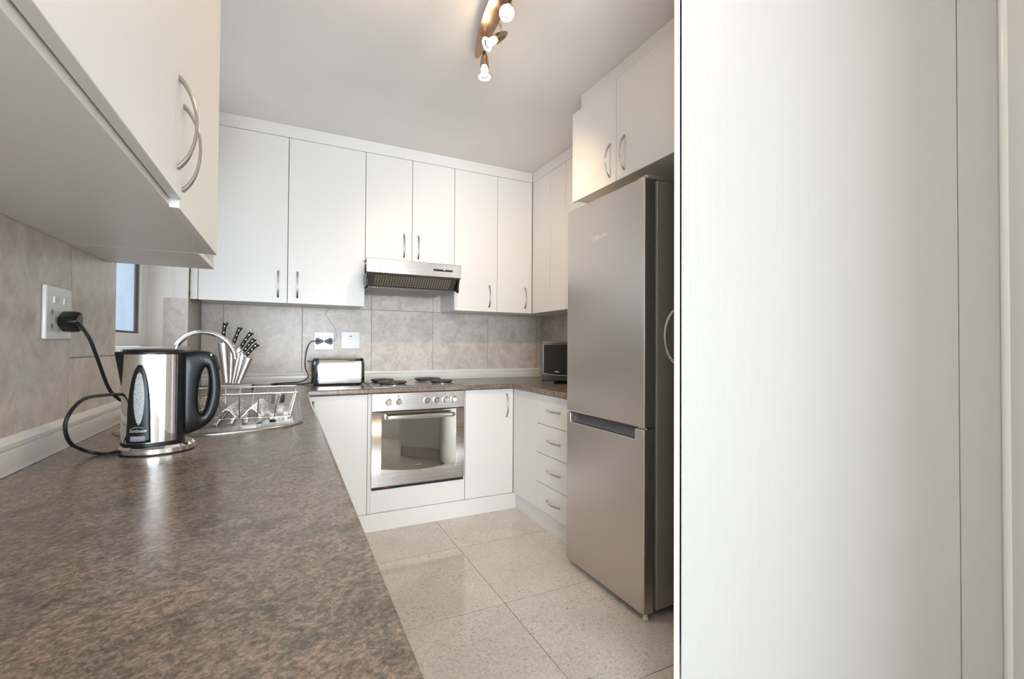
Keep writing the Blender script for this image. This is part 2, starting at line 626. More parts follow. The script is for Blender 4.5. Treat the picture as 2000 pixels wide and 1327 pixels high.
grout_back = obj('grout_bed', B((XL, YB + 0.0014, 0.87), (XR, YB + 0.004, 1.72)), 'grout', wall_back)
wall_tiles(wall_back, 'x', YB, [XL + 0.009, -0.375, 0.086, 0.547, 1.009, 1.472, 1.933, XR], [0.930, 1.390, 1.72], 1)
grl = obj('grout_bed', B((XL - 0.004, -0.3, 0.87), (XL - 0.0014, WY0, 1.42)), 'grout', wall_left)
obj('grout_bed', B((XL - 0.004, WY0, 0.87), (XL - 0.0014, 3.438, WZ0 - 0.012)), 'grout', wall_left)
obj('grout_bed', B((XL - 0.004, WY1 + 0.002, WZ0), (XL - 0.0014, 3.438, 1.43)), 'grout', wall_left)
wall_tiles(wall_left, 'y', XL, [-0.3, 0.17, 0.631, 1.092, 1.552], [0.930, 1.39], -1)
wall_tiles(wall_left, 'y', XL, [1.552, WY0], [0.930, 1.092, 1.42], -1)
wall_tiles(wall_left, 'y', XL, [WY0, 2.354, 2.815, 3.437], [0.930, WZ0 - 0.014], -1)
wall_tiles(wall_left, 'y', XL, [WY1 + 0.004, 3.437], [WZ0 - 0.014, 1.40], -1)
grr = obj('grout_bed', B((XR + 0.0014, 2.03, 0.87), (XR + 0.0045, 3.438, 1.42)), 'grout', wall_right)
wall_tiles(wall_right, 'y', XR, [2.04, 2.51, 2.97, 3.437], [0.930, 1.41], 1)
# tiled lower part of the far window reveal
obj('wall_tile', B((XL - 0.112, WY1 - 0.008, WZ0 + 0.010), (XL - 0.001, WY1 + 0.001, 1.385)), 'wall_tile', wall_left, 0.0008, 1, 0)

# moulded white tile trim along the worktop
def moulding(name, p0, p1, out):
    prof = [(0, 0.870), (0.012, 0.870), (0.012, 0.884), (0.0135, 0.888), (0.0125, 0.914), (0.0085, 0.9165), (0.0085, 0.919), (0.0135, 0.922), (0.0145, 0.931), (0.011, 0.940), (0.004, 0.944), (0, 0.944)]
    p0, p1, out = Vector(p0), Vector(p1), Vector(out)
    mb = MB().prism([p0 + out * d + Vector((0, 0, z)) for d, z in prof], p1 - p0)
    return struct(name, mb, 'trim_white', smooth=25)

moulding('trim_1', (XL + 0.001, -0.3, 0), (XL + 0.001, 3.424, 0), (1, 0, 0))
moulding('trim_2', (XL + 0.016, YB - 0.001, 0), (XR - 0.016, YB - 0.001, 0), (0, -1, 0))
moulding('trim_3', (XR - 0.001, 3.424, 0), (XR - 0.001, 2.04, 0), (-1, 0, 0))

# sink window ---------------------------------------------------------
XF = XL - 0.195                                     # inner face of the window frame
win = struct('window_1', slab_cells([WY0 + 0.002, WY0 + 0.07, 2.42, 2.49, 2.965, WY1 - 0.010], [WZ0 + 0.012, WZ0 + 0.075, WZ1 - 0.07, WZ1 - 0.002],
             lambda a, b: a < WY0 + 0.07 or a > 2.965 or 2.42 < a < 2.49 or b < WZ0 + 0.075 or b > WZ1 - 0.07, XF - 0.02, XF + 0.012, 'yz'), 'plastic_white', 0.002)
for (ya, yb) in ((WY0 + 0.07, 2.42), (2.49, 2.965)):
    za, zb = WZ0 + 0.075, WZ1 - 0.07
    t = 0.022
    obj('sash_frame', slab_cells([ya, ya + t, yb - t, yb], [za, za + t * 0.5, zb - t, zb], lambda a, b: a < ya + t or a > yb - t or b < za + t * 0.5 or b > zb - t, XF - 0.014, XF + 0.0, 'yz'), 'frame_dark', win, 0.001)
    obj('pane', B((XF - 0.008, ya + t, za + t * 0.5), (XF - 0.004, yb - t, zb - t)), 'window_glass', win)
struct('window_sill_1', B((XL - 0.185, WY0 + 0.001, WZ0 - 0.012), (XL + 0.012, WY1 - 0.001, WZ0 + 0.009)), 'trim_white', 0.003)
struct('wall_outside', B((-2.3, 0.3, -0.5), (-2.2, 9.5, 3.6)), 'outside_wall')
for k in range(9):
    struct('outside_wall_joint', B((-2.199, 1.5 + k * 0.9, -0.5), (-2.197, 1.512 + k * 0.9, 3.6)), 'plastic_white')

# fascia boards between wall cupboards and ceiling
struct('trim_4', B((XL + 0.006, YU + 0.002, ZUT + 0.003), (1.702, YU + 0.018, ZC - 0.001)), 'white')
struct('trim_5', B((1.704, 2.03, ZUT + 0.003), (1.720, YU + 0.001, ZC - 0.001)), 'white')
struct('trim_6', MB().box((1.404, 1.345, ZUT + 0.003), (1.420, 2.023, ZC - 0.001)).box((1.420, 2.007, ZUT + 0.003), (1.70, 2.023, ZC - 0.001)), 'white')
struct('trim_7', B((-0.172, -0.25, ZUT + 0.003), (-0.190, 1.487, ZC - 0.001)), 'white')

# plinths
struct('trim_8', B((0.10, YD - 0.006, 0.0008), (1.44, YD + 0.010, 0.108)), 'white')
struct('trim_9', B((1.440, 2.035, 0.0008), (1.456, YD - 0.007, 0.108)), 'white')
struct('trim_10', B((0.030, -0.29, 0.0008), (0.046, YD - 0.007, 0.105)), 'white')

# ------------------------------------------------------------------ worktop
xs = [XL + 0.001, -0.395, -0.005, 0.101, 1.396, XR - 0.001]
ys = [-0.30, 2.035, 2.19, 2.66, 2.826, YB - 0.001]

def top_filled(a, b):
    if -0.395 < a < -0.005 and 2.19 < b < 2.66:
        return False
    return a < 0.101 or b > 2.826 or (a > 1.396 and b > 2.035)

wt = obj('worktop', slab_cells(xs, ys, top_filled, CT - 0.031, CT), 'counter', None, 0.007, 3)
tag(wt, 'brown-grey speckled stone-look laminate worktop running round the kitchen', 'worktop')

# ------------------------------------------------------------------ cupboards
def carcass(t, a, b, faces_open, th=0.016):
    """five boards of a cupboard box between a and b, open on one side ('-y', '+x' or '-x')"""
    (x0, y0, z0), (x1, y1, z1) = a, b
    obj('bottom_panel', B((x0, y0, z0), (x1, y1, z0 + th)), 'white', t, 0.0008, 1)
    obj('top_panel', B((x0, y0, z1 - th), (x1, y1, z1)), 'white', t, 0.0008, 1)
    za, zb = z0 + th + 0.0002, z1 - th - 0.0002
    if faces_open == '-y':
        for xa in (x0, x1 - th):
            obj('side_panel', B((xa, y0, za), (xa + th, y1, zb)), 'white', t, 0.0008, 1)
        obj('back_panel', B((x0 + th, y1 - 0.005, za), (x1 - th, y1, zb)), 'white', t)
    else:
        for ya in (y0, y1 - th):
            obj('side_panel', B((x0, ya, za), (x1, ya + th, zb)), 'white', t, 0.0008, 1)
        xa = x0 if faces_open == '+x' else x1 - 0.005
        obj('back_panel', B((xa, y0 + th, za), (xa + 0.005, y1 - th, zb)), 'white', t)

DT = 0.016
GAP = 0.0016

def door_y(t, x0, x1, z0, z1, y, hx=None, hz=None, name='door', mesh=None):
    d = obj(name, B((x0 + GAP, y, z0), (x1 - GAP, y + DT, z1)), 'white', t, 0.0012)
    if hx is not None:
        inst('handle', mesh or BOW, (hx, y, hz), parent=d)
    return d

def door_x(t, y0, y1, z0, z1, x, s, hy=None, hz=None, name='door', horiz=False):
    """front in plane x; s=+1 faces +x, -1 faces -x"""
    a, b = (x - DT, x) if s > 0 else (x, x + DT)
    d = obj(name, B((a, y0 + GAP, z0), (b, y1 - GAP, z1)), 'white', t, 0.0012)
    if hy is not None:
        inst('handle', BOW_SHORT if horiz else BOW, (x, hy, hz), (0, R(90) if horiz else 0, R(90) if s > 0 else R(-90)), parent=d)
    return d

# back wall, left pair
t = thing('wall_cabinet', 'wide two-door white wall cupboard left of the extractor hood', 'cupboard', (-0.008, YB, ZUB), 'white wall cupboards')
carcass(t, (-0.462, YU + DT + 0.002, ZUB + 0.004), (0.446, YB - 0.002, ZUT), '-y')
door_y(t, -0.464, -0.008, ZUB, ZUT, YU, -0.059, 1.500)
door_y(t, -0.008, 0.448, ZUB, ZUT, YU, 0.047, 1.501)
obj('filler_strip', B((XL + 0.003, YU + 0.002, ZUB + 0.002), (-0.466, YU + 0.018, ZUT)), 'white', t)
# above the hood
t = thing('wall_cabinet', 'short two-door white wall cupboard directly above the extractor hood', 'cupboard', (0.756, YB, 1.665), 'white wall cupboards')
carcass(t, (0.450, YU + DT + 0.002, 1.668), (1.062, YB - 0.002, ZUT), '-y')
door_y(t, 0.448, 0.758, 1.664, ZUT, YU, 0.702, 1.811)
door_y(t, 0.758, 1.064, 1.664, ZUT, YU, 0.801, 1.810)
# right of the hood
t = thing('wall_cabinet', 'two-door white wall cupboard between the extractor hood and the corner', 'cupboard', (1.38, YB, ZUB), 'white wall cupboards')
carcass(t, (1.066, YU + DT + 0.002, ZUB + 0.004), (1.698, YB - 0.002, ZUT), '-y')
door_y(t, 1.064, 1.403, ZUB, ZUT, YU, 1.338, 1.499)
door_y(t, 1.403, 1.700, ZUB, ZUT, YU, 1.639, 1.502)
# right run
t = thing('wall_cabinet', 'white wall cupboard on the right wall, between the corner and the fridge', 'cupboard', (XR, 2.45, ZUB), 'white wall cupboards')
carcass(t, (1.704 + DT, 2.085, ZUB + 0.004), (XR - 0.002, YB - 0.004, ZUT), '-x')
obj('corner_panel', B((1.702, 2.838 + GAP, ZUB), (1.702 + DT, YU - 0.001, ZUT)), 'white', t, 0.0012)
door_x(t, 2.628, 2.838, ZUB, ZUT, 1.702, -1)
door_x(t, 2.09, 2.628, ZUB, ZUT, 1.702, -1)
# over the fridge
t = thing('wall_cabinet', 'deep two-door white cupboard mounted above the steel fridge', 'cupboard', (XR, 1.70, 1.917), 'white wall cupboards')
carcass(t, (1.404, 1.345, 1.925), (XR - 0.002, 2.070, ZUT), '-x')
door_x(t, 1.707, 2.079, 1.917, ZUT - 0.004, 1.386, -1, 1.754, 2.030)
door_x(t, 1.341, 1.707, 1.917, ZUT - 0.004, 1.386, -1, 1.649, 2.031)
# left wall, near the camera
t = thing('wall_cabinet', 'large white wall cupboard over the near worktop, seen from below', 'cupboard', (XL, 0.9, ZUB), 'white wall cupboards')
obj('bottom_panel', B((XL + 0.001, -0.25, ZUB - 0.004), (-0.1955, 1.508, ZUB + 0.012)), 'white', t, 0.001)
obj('top_panel', B((XL + 0.001, -0.25, ZUT - 0.016), (-0.201, 1.508, ZUT)), 'white', t)
for ya in (-0.25, 0.42, 1.490):
    obj('side_panel', B((XL + 0.001, ya, ZUB + 0.0125), (-0.201, ya + 0.016, ZUT - 0.017)), 'white', t)
obj('back_panel', B((XL + 0.001, -0.23, ZUB + 0.0125), (XL + 0.006, 1.489, ZUT - 0.017)), 'white', t)
door_x(t, -0.25, 0.43, ZUB + 0.006, ZUT, -0.177, 1)
door_x(t, 0.43, 1.003, ZUB + 0.006, ZUT, -0.177, 1, 0.968, 1.518)
door_x(t, 1.003, 1.490, ZUB - 0.008, ZUT, -0.180, 1, 1.029, 1.496)
# narrow open shelf unit beside it, in front of the window
t = thing('open_shelf_unit', 'narrow open white shelf unit ending the left wall cupboards at the window', 'shelf', (XL, 1.66, ZUB))
for z in (ZUB - 0.004, 1.72, 2.06, ZUT - 0.016):
    obj('shelf', B((XL + 0.001, 1.512, z), (-0.226, 1.790, z + 0.016)), 'white', t, 0.001)
obj('side_panel', B((XL + 0.001, 1.791, ZUB - 0.004), (-0.226, 1.807, ZUT)), 'white', t, 0.001)
obj('back_panel', B((XL + 0.001, 1.512, ZUB + 0.013), (XL + 0.006, 1.790, ZUT - 0.017)), 'white', t)

# base units -----------------------------------------------------------
t = thing('base_cabinet', 'run of white base cupboards under the near worktop', 'cupboard', (-0.2, 1.2, 0.0), 'white base cupboards')
carcass(t, (XL + 0.004, -0.29, 0.110), (0.058, 2.84, 0.700), '+x')
for k in range(5):
    ya, yb = -0.29 + k * 0.62, -0.29 + (k + 1) * 0.62
    door_x(t, ya, yb, 0.110, 0.834, 0.076, 1, yb - 0.05, 0.72)
t = thing('base_cabinet', 'white base cupboard between the near worktop and the oven', 'cupboard', (0.28, YB, 0), 'white base cupboards')
carcass(t, (0.105, YD + DT + 0.002, 0.110), (0.450, YB - 0.004, 0.832), '-y')
door_y(t, 0.084, 0.436, 0.110, 0.831, YD, 0.134, 0.722)
obj('filler_strip', B((0.438, YD + 0.001, 0.110), (0.453, YD + 0.017, 0.834)), 'white', t, 0.001)
t = thing('base_cabinet', 'white base cupboard door immediately right of the oven', 'cupboard', (1.24, YB, 0), 'white base cupboards')
carcass(t, (1.064, YD + DT + 0.002, 0.110), (1.419, YB - 0.004, 0.832), '-y')
door_y(t, 1.063, XD - 0.001, 0.110, 0.833, YD, 1.368, 0.718)
t = thing('oven_housing', 'white oven housing with a plain panel under the oven', 'cupboard', (0.757, YB, 0))
for xa in (0.4535, 1.0535):
    obj('side_panel', B((xa, YD + 0.003, 0.110), (xa + 0.008, YB - 0.004, 0.832)), 'white', t)
obj('bottom_panel', B((0.462, YD + 0.02, 0.225), (1.053, YB - 0.004, 0.240)), 'white', t)
obj('kick_panel', B((0.455, YD, 0.110), (1.061, YD + 0.016, 0.246)), 'white', t, 0.001)
# drawers
t = thing('drawer_unit', 'white four-drawer unit between the corner and the fridge', 'drawers', (1.7, 2.28, 0))
carcass(t, (XD + DT + 0.002, 2.045, 0.110), (XR - 0.004, 2.83, 0.832), '-x')
zl = [0.112, 0.281, 0.464, 0.646, 0.833]
for k in range(4):
    door_x(t, 2.035, 2.524, zl[k] + GAP, zl[k + 1] - GAP, XD, -1, 2.318, [0.192, 0.374, 0.556, 0.741][k], 'drawer_front', True)
obj('corner_panel', B((XD, 2.524 + GAP, 0.110), (XD + DT, YD - 0.0015, 0.833)), 'white', t, 0.0012)

# tall cupboard on the angled wall ---------------------------------------
def ang(s, q, z):
    p = E0 + AX * s + NX * q
    return (p.x, p.y, z)

def abox(s0, s1, q0, q1, z0, z1):
    vs = [ang(s, q, z) for z in (z0, z1) for q in (q0, q1) for s in (s0, s1)]
    return MB().add(vs, [(0, 2, 3, 1), (4, 5, 7, 6), (0, 1, 5, 4), (2, 6, 7, 3), (0, 4, 6, 2), (1, 3, 7, 5)])

t = thing('tall_cupboard', 'tall white painted cupboard on the angled wall, its side filling the right of the view', 'cupboard', tuple(E0 + AX * 0.22 + NX * 0.3))
d = obj('door', abox(0, 0.452, 0, 0.016, 0.105, ZUT + 0.03), 'white_edge', t, 0.0012)
inst('handle', BOW, ang(0.040, 0, 1.163), (0, 0, math.atan2(-NX.x, NX.y)), parent=d)
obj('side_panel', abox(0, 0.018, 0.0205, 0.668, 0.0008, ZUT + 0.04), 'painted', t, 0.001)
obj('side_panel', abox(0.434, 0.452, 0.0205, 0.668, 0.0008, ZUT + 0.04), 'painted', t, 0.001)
obj('top_panel', abox(0.0185, 0.4335, 0.0205, 0.668, ZUT + 0.02, ZUT + 0.04), 'white', t)
obj('back_panel', abox(0.0185, 0.4335, 0.655, 0.668, 0.10, ZUT + 0.019), 'white', t)
obj('bottom_panel', abox(0.0185, 0.4335, 0.0205, 0.654, 0.10, 0.116), 'white', t)
obj('plinth', abox(0.0185, 0.4335, 0.03, 0.046, 0.0008, 0.099), 'white', t)
for z in (0.55, 0.95, 1.35, 1.75, 2.1):
    obj('shelf', abox(0.0185, 0.4335, 0.03, 0.654, z, z + 0.016), 'white', t)
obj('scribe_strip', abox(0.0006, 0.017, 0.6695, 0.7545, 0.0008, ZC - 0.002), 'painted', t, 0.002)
struct('trim_11', abox(0, 0.46, 0.03, 0.046, ZUT + 0.043, ZC - 0.001), 'white')
struct('trim_12', MB().tube([ang(-0.006, 0.760, 0.001), ang(-0.006, 0.760, ZC - 0.001)], 0.0135, 16), 'trim_white')

# ------------------------------------------------------------------ fridge
FX, FY0, FY1, FZ0, FZS, FZ1 = 1.319, 1.443, 2.022, 0.025, 0.787, 1.840
t = thing('fridge', 'tall grey steel fridge freezer with two doors standing on the right', 'fridge', (1.65, 1.73, 0))
obj('body', B((1.391, FY0 + 0.002, 0.030), (1.955, FY1 - 0.002, FZ1 - 0.004)), 'fridge_side', t, 0.003)
obj('gasket', B((1.377, FY0 + 0.014, FZ0 + 0.01), (1.390, FY1 - 0.014, FZ1 - 0.012)), 'gasket', t)
d = obj('door', B((FX, FY0, FZS + 0.006), (1.376, FY1, FZ1)), 'fridge_steel', t, 0.007, 3)
fm = frame_m((FX - 0.0006, 1.735, 1.650), (0, -1, 0), (0, 0, 1))
text('logo_lettering', 'BOSCH', 0.025, 'logo', fm, d)
mb = MB()
for r0, r1 in ((0.0125, 0.0105),):
    ring = []
    n = 24
    for k in range(n):
        c, s = math.cos(2 * math.pi * k / n), math.sin(2 * math.pi * k / n)
        ring += [(FX - 0.0008, 1.795 - r0 * c, 1.652 + r0 * s), (FX - 0.0008, 1.795 - r1 * c, 1.652 + r1 * s)]
    mb.add(ring, [(2 * k, 2 * k + 1, (2 * k + 3) % (2 * n), (2 * k + 2) % (2 * n)) for k in range(n)])
mb.box((FX - 0.001, 1.7985, 1.645), (FX - 0.0004, 1.8005, 1.659)).box((FX - 0.001, 1.7895, 1.645), (FX - 0.0004, 1.7915, 1.659)).box((FX - 0.001, 1.79, 1.6512), (FX - 0.0004, 1.80, 1.6528))
obj('logo_emblem', mb, 'logo', d)
# lower door with the grip cut out of its top edge
d = obj('door', slab_cells([FY0, 1.500, 1.522, 1.975, 1.990, FY1], [FZ0, 0.742, FZS], lambda a, b: b < 0.742 or a < 1.500 or a > 1.990, FX, 1.376, 'yz'), 'fridge_steel', t, 0.006, 3)
obj('grip_recess', MB().prism([(FX + 0.010, 1.505, 0.744), (FX + 0.010, 1.986, 0.744), (FX + 0.034, 1.986, 0.785), (FX + 0.034, 1.505, 0.785)], (0.012, 0, 0.0)).box((FX + 0.034, 1.504, 0.744), (FX + 0.05, 1.987, 0.787)), 'grip_dark', d)
obj('hinge', B((FX + 0.012, FY0 - 0.004, FZS + 0.0005), (1.380, FY0 + 0.05, FZS + 0.0055)), 'chrome_soft', t, 0.001)
obj('hinge', B((FX + 0.02, FY0 + 0.005, FZ1 + 0.0005), (1.43, FY0 + 0.06, FZ1 + 0.014)), 'fridge_side', t, 0.003)
for y, x in ((FY0 + 0.016, 1.345), (FY1 - 0.05, 1.43)):
    obj('foot', MB().lathe([(0.012, 0), (0.012, 0.010), (0.008, 0.013), (0.008, 0.0235)], (x, y, 0.0006)), 'plastic_white', t)
for y in (FY0 + 0.05, FY1 - 0.05):
    obj('foot', MB().lathe([(0.018, 0), (0.018, 0.0295)], (1.90, y, 0.0006)), 'gasket', t)

# ------------------------------------------------------------------ oven
OX0, OX1, OY, OZ0, OZ1, OZ2 = 0.4585, 1.0515, 2.838, 0.256, 0.722, 0.835
t = thing('oven', 'built-in stainless steel oven with a mirrored glass door under the hob', 'oven', (0.755, 3.1, OZ0))
obj('body', B((0.466, 2.862, 0.258), (1.046, 3.38, 0.828)), 'oven_gap', t)
cp = obj('control_panel', B((OX0, OY, OZ1 + 0.005), (OX1, OY + 0.020, OZ2)), 'steel', t, 0.0015)
knob = MB().lathe([(0.0215, 0), (0.0215, 0.003), (0.0170, 0.004), (0.0160, 0.020), (0.0145, 0.022)], (0, 0, 0), (0, -1, 0), 24)
knob_me = mesh_from('knob', knob, 'chrome_soft')
mark_me = mesh_from('knob_mark', B((-0.0009, -0.0228, 0.002), (0.0009, -0.0215, 0.014)), 'logo_dark')
for kx, kz in ((0.556, 0.782), (0.618, 0.783), (0.796, 0.782), (0.858, 0.782), (0.919, 0.782), (0.975, 0.782)):
    k = inst('knob', knob_me, (kx, OY, kz), parent=cp)
    m_ = inst('knob_mark', mark_me, (kx, OY, kz), parent=cp)
for kx in (0.556, 0.618, 0.796, 0.858, 0.919, 0.975):
    obj('printed_symbol', MB().disc((kx, OY - 0.0002, 0.816), (0, -1, 0), 0.0028 if kx != 0.618 else 0.0042, 10), 'logo_dark', cp)
dr = obj('door', slab_cells([OX0, OX0 + 0.058, OX1 - 0.058, OX1], [OZ0 + 0.012, 0.342, OZ1 - 0.001, OZ1], lambda a, b: not (OX0 + 0.058 < a < OX1 - 0.058 and b > 0.342), OY, OY + 0.022, 'xz'), 'steel', t, 0.002)
gx0, gx1 = OX0 + 0.058, OX1 - 0.058
pts = [(gx0, OY + 0.0035, OZ1 - 0.002)]
for k in range(13):
    u = k / 12
    pts.append((gx0 + (gx1 - gx0) * u, OY + 0.0035, 0.343))
pts.append((gx1, OY + 0.0035, OZ1 - 0.002))
gl = obj('glass', MB().prism(pts, (0, 0.012, 0)), 'oven_glass', dr, smooth=0)
# bowed lower steel edge of the window
pts = [(gx0, OY + 0.0025, 0.340), (gx1, OY + 0.0025, 0.340)] + [(gx1 + (gx0 - gx1) * k / 14, OY + 0.0025, 0.374 - 0.024 * math.sin(math.pi * k / 14)) for k in range(15)]
obj('window_edge', MB().prism(pts, (0, 0.001, 0)), 'steel', dr, smooth=0)
obj('logo_mark', B((0.728, OY + 0.0028, 0.380), (0.762, OY + 0.0034, 0.3835)), 'logo_faint', dr)
hp = spline([(0.545, OY, 0.688), (0.545, OY - 0.026, 0.689), (0.552, OY - 0.038, 0.690), (0.572, OY - 0.043, 0.690), (0.75, OY - 0.045, 0.690), (0.945, OY - 0.043, 0.690), (0.963, OY - 0.038, 0.690), (0.970, OY - 0.026, 0.689), (0.970, OY, 0.688)], 5)
obj('handle', MB().tube(hp, 0.0145, 10, ref=(0, 0, 1), flat=0.55), 'chrome_soft', dr)
obj('vent_gap', B((OX0 + 0.004, OY + 0.008, OZ0 + 0.0005), (OX1 - 0.004, OY + 0.022, OZ0 + 0.0115)), 'oven_gap', t)
obj('warning_mark', B((0.533, OY + 0.0072, OZ0 + 0.003), (0.560, OY + 0.0078, OZ0 + 0.009)), 'red_mark', t)

# ------------------------------------------------------------------ hob
t = thing('hob', 'stainless steel hob with four solid electric plates set in the worktop', 'hob', (0.76, 3.13, CT))
obj('tray', MB().loft([[(x, y, z) for x, y in ((0.477 - g, 2.885 - g), (1.043 + g, 2.885 - g), (1.043 + g, 3.365 + g), (0.477 - g, 3.365 + g))] for g, z in ((0.004, CT + 0.0004), (0.004, CT + 0.003), (-0.003, CT + 0.007), (-0.012, CT + 0.005))]), 'steel', t, 0, smooth=60)
for i, (hx, hy, hr) in enumerate(((0.613, 3.005, 0.092), (0.945, 3.005, 0.075), (0.590, 3.235, 0.075), (0.913, 3.235, 0.092))):
    p = obj('hotplate', MB().lathe([(hr - 0.012, 0.0), (hr - 0.010, 0.009), (hr, 0.011), (hr + 0.001, 0.019), (hr - 0.006, 0.0215), (0.030, 0.0205), (0.027, 0.017), (0.0, 0.017)], (hx, hy, CT + 0.006), n=36), 'hotplate', t, smooth=30)
    obj('trim_ring', MB().lathe([(hr + 0.010, 0.0), (hr + 0.008, 0.0035), (hr - 0.006, 0.0045)], (hx, hy, CT + 0.0055), n=36), 'chrome_soft', p)

# ------------------------------------------------------------------ extractor hood
HX0, HX1 = 0.418, 1.016
t = thing('extractor_hood', 'slim stainless extractor hood with a tilted perforated visor over the hob', 'extractor hood', (0.757, 3.3, 1.46))
obj('body', B((0.4515, 2.985, 1.512), (1.006, YB - 0.003, 1.662)), 'steel', t, 0.002)
ff = obj('front_fascia', MB().prism([(HX0, 2.829, 1.574), (HX0, 2.823, 1.656), (HX0, 2.843, 1.662), (HX0, 2.985, 1.662), (HX0, 2.985, 1.655), (HX0, 2.846, 1.652), (HX0, 2.840, 1.566)], (HX1 - HX0, 0, 0)), 'steel', t, 0.0015)
text('logo_lettering', 'AEG', 0.024, 'logo_dark', frame_m((0.508, 2.8252, 1.616), (1, 0, 0), (0, 0.073, 1)), ff)
pts = []
for k in range(9):
    a = R(90) + R(180) * k / 8
    pts.append((0.838 + 0.011 * math.cos(a), 2.8255, 1.620 + 0.011 * math.sin(a)))
for k in range(9):
    a = R(-90) + R(180) * k / 8
    pts.append((0.948 + 0.011 * math.cos(a), 2.8255, 1.620 + 0.011 * math.sin(a)))
sw = obj('switch_slot', MB().prism(pts, (0, 0.004, 0)), 'black', ff)
obj('slider', B((0.897, 2.8235, 1.616), (0.905, 2.8254, 1.625)), 'plastic_white', sw)
v0, v1 = Vector((0, 2.850, 1.572)), Vector((0, 2.936, 1.500))
vis = obj('visor', MB().prism([(HX0 + 0.018, v0.y, v0.z), (HX0 + 0.018, v1.y, v1.z), (HX0 + 0.018, v1.y + 0.006, v1.z + 0.005), (HX0 + 0.018, v0.y + 0.006, v0.z + 0.004)], (HX1 - HX0 - 0.036, 0, 0)), 'visor', t)
dots = MB()  # pale squares on the visor paint the light seen through its perforations
vd = (v1 - v0)
nv = Vector((0, -1, -1)).normalized() * 0.0006
for i in range(31):
    for j in range(6):
        c = v0 + vd * (0.18 + 0.13 * j) + nv
        cx = HX0 + 0.062 + i * 0.0158
        h = vd * 0.032
        dots.add([(cx - 0.0036, *(c - h)[1:]), (cx + 0.0036, *(c - h)[1:]), (cx + 0.0036, *(c + h)[1:]), (cx - 0.0036, *(c + h)[1:])], [(0, 1, 2, 3)])
dd = obj('perforation_light', dots, 'visor_hole_light', vis, smooth=0)
dd['kind'] = 'stuff'
for xa in (HX0 + 0.002, HX1 - 0.014):
    obj('side_arm', MB().prism([(xa, 2.842, 1.573), (xa, 2.856, 1.540), (xa, 2.862, 1.512), (xa, 2.858, 1.494), (xa, 2.872, 1.480), (xa, 2.894, 1.490), (xa, 2.972, 1.512), (xa, 2.984, 1.560), (xa, 2.984, 1.573)], (0.012, 0, 0)), 'black', t, 0.002)
fl = obj('filter_frame', B((0.452, 2.940, 1.500), (1.0055, 3.405, 1.5105)), 'filter_mesh', t, 0.002)
bars = MB()
for i in range(40):
    x = 0.475 + i * 0.0130
    bars.box((x, 2.960, 1.4965), (x + 0.005, 3.30, 1.4998))
bars2 = obj('filter_bars', bars, 'steel', fl)
bars2['kind'] = 'stuff'
for xa, xb in ((0.480, 0.690), (0.745, 0.965)):
    obj('lamp_cover', B((xa, 3.315, 1.494), (xb, 3.375, 1.4998)), 'plastic_grey', fl, 0.002)

# ------------------------------------------------------------------ sink, tap and drainer
t = thing('sink', 'inset stainless steel sink with a ribbed drainer in the near worktop', 'sink', (-0.2, 2.15, CT))
def rrect(x0, x1, y0, y1, r, z, n=6):
    out = []
    for cx, cy, a0 in ((x1 - r, y1 - r, 0), (x0 + r, y1 - r, 90), (x0 + r, y0 + r, 180), (x1 - r, y0 + r, 270)):
        for k in range(n + 1):
            a = R(a0 + 90 * k / n)
            out.append((cx + r * math.cos(a), cy + r * math.sin(a), z))
    return out

def sink_outline(g, z):
    """long plate with a bowed near end"""
    x0, x1, y1 = -0.452 + g, 0.049 - g, 2.735 - g
    pts = [(x1, y1 - 0.03, z), (x1 - 0.03, y1, z), (x0 + 0.03, y1, z), (x0, y1 - 0.03, z)]
    n = 14
    for k in range(n + 1):
        u = k / n
        x = x0 + (x1 - x0) * u
        e = (2 * u - 1)
        pts.append((x, 1.556 + g + 0.085 * e ** 2 + 0.045 * max(0, (abs(e) - 0.86) / 0.14) ** 2, z))
    return pts

def plate_with_holes(outer, holes):
    bm = bmesh.new()
    edges = []
    for loop in [outer] + holes:
        vs = [bm.verts.new(p) for p in loop]
        for i in range(len(vs)):
            edges.append(bm.edges.new((vs[i], vs[(i + 1) % len(vs)])))
    bmesh.ops.triangle_fill(bm, use_beauty=True, use_dissolve=False, edges=edges)
    mb = MB()
    bm.verts.index_update()
    mb.v = [tuple(v.co) for v in bm.verts]
    mb.f = [tuple(v.index for v in f.verts) for f in bm.faces]
    bm.free()
    return mb

def drain_loop(g, z):
    out = []
    for k in range(13):
        u = k / 12
        x = -0.405 + g + (0.395 + 0.0 - 2 * g) * u
        e = 2 * u - 1
        out.append((x, 1.625 + g + 0.075 * e ** 2, z))
    return out + [(-0.010 - g, 2.125 - g, z), (-0.405 + g, 2.125 - g, z)]

zt = CT + 0.0075
pl = plate_with_holes(sink_outline(0.010, zt), [rrect(-0.390, -0.010, 2.195, 2.655, 0.06, zt), drain_loop(0, zt)])
rim = MB()
rim.loft([sink_outline(0.0, CT + 0.0004), sink_outline(0.0, CT + 0.003), sink_outline(0.004, CT + 0.0075), sink_outline(0.010, zt)], cap=False)
base = len(pl.v)
pl.add(rim.v, rim.f)
obj('plate', pl, 'sink_steel', t, smooth=50)
bw = MB()
bw.loft([rrect(-0.390 + g, -0.010 - g, 2.195 + g, 2.655 - g, 0.06, z) for g, z in ((0, zt), (0.004, zt - 0.008), (0.010, zt - 0.12), (0.030, zt - 0.155))] + [rrect(-0.29, -0.11, 2.33, 2.52, 0.06, zt - 0.160)], cap=False)
k0 = len(bw.v)
bw.f.append(tuple(range(k0 - 28, k0)))
bowl = obj('bowl', bw, 'sink_steel', t, smooth=50)
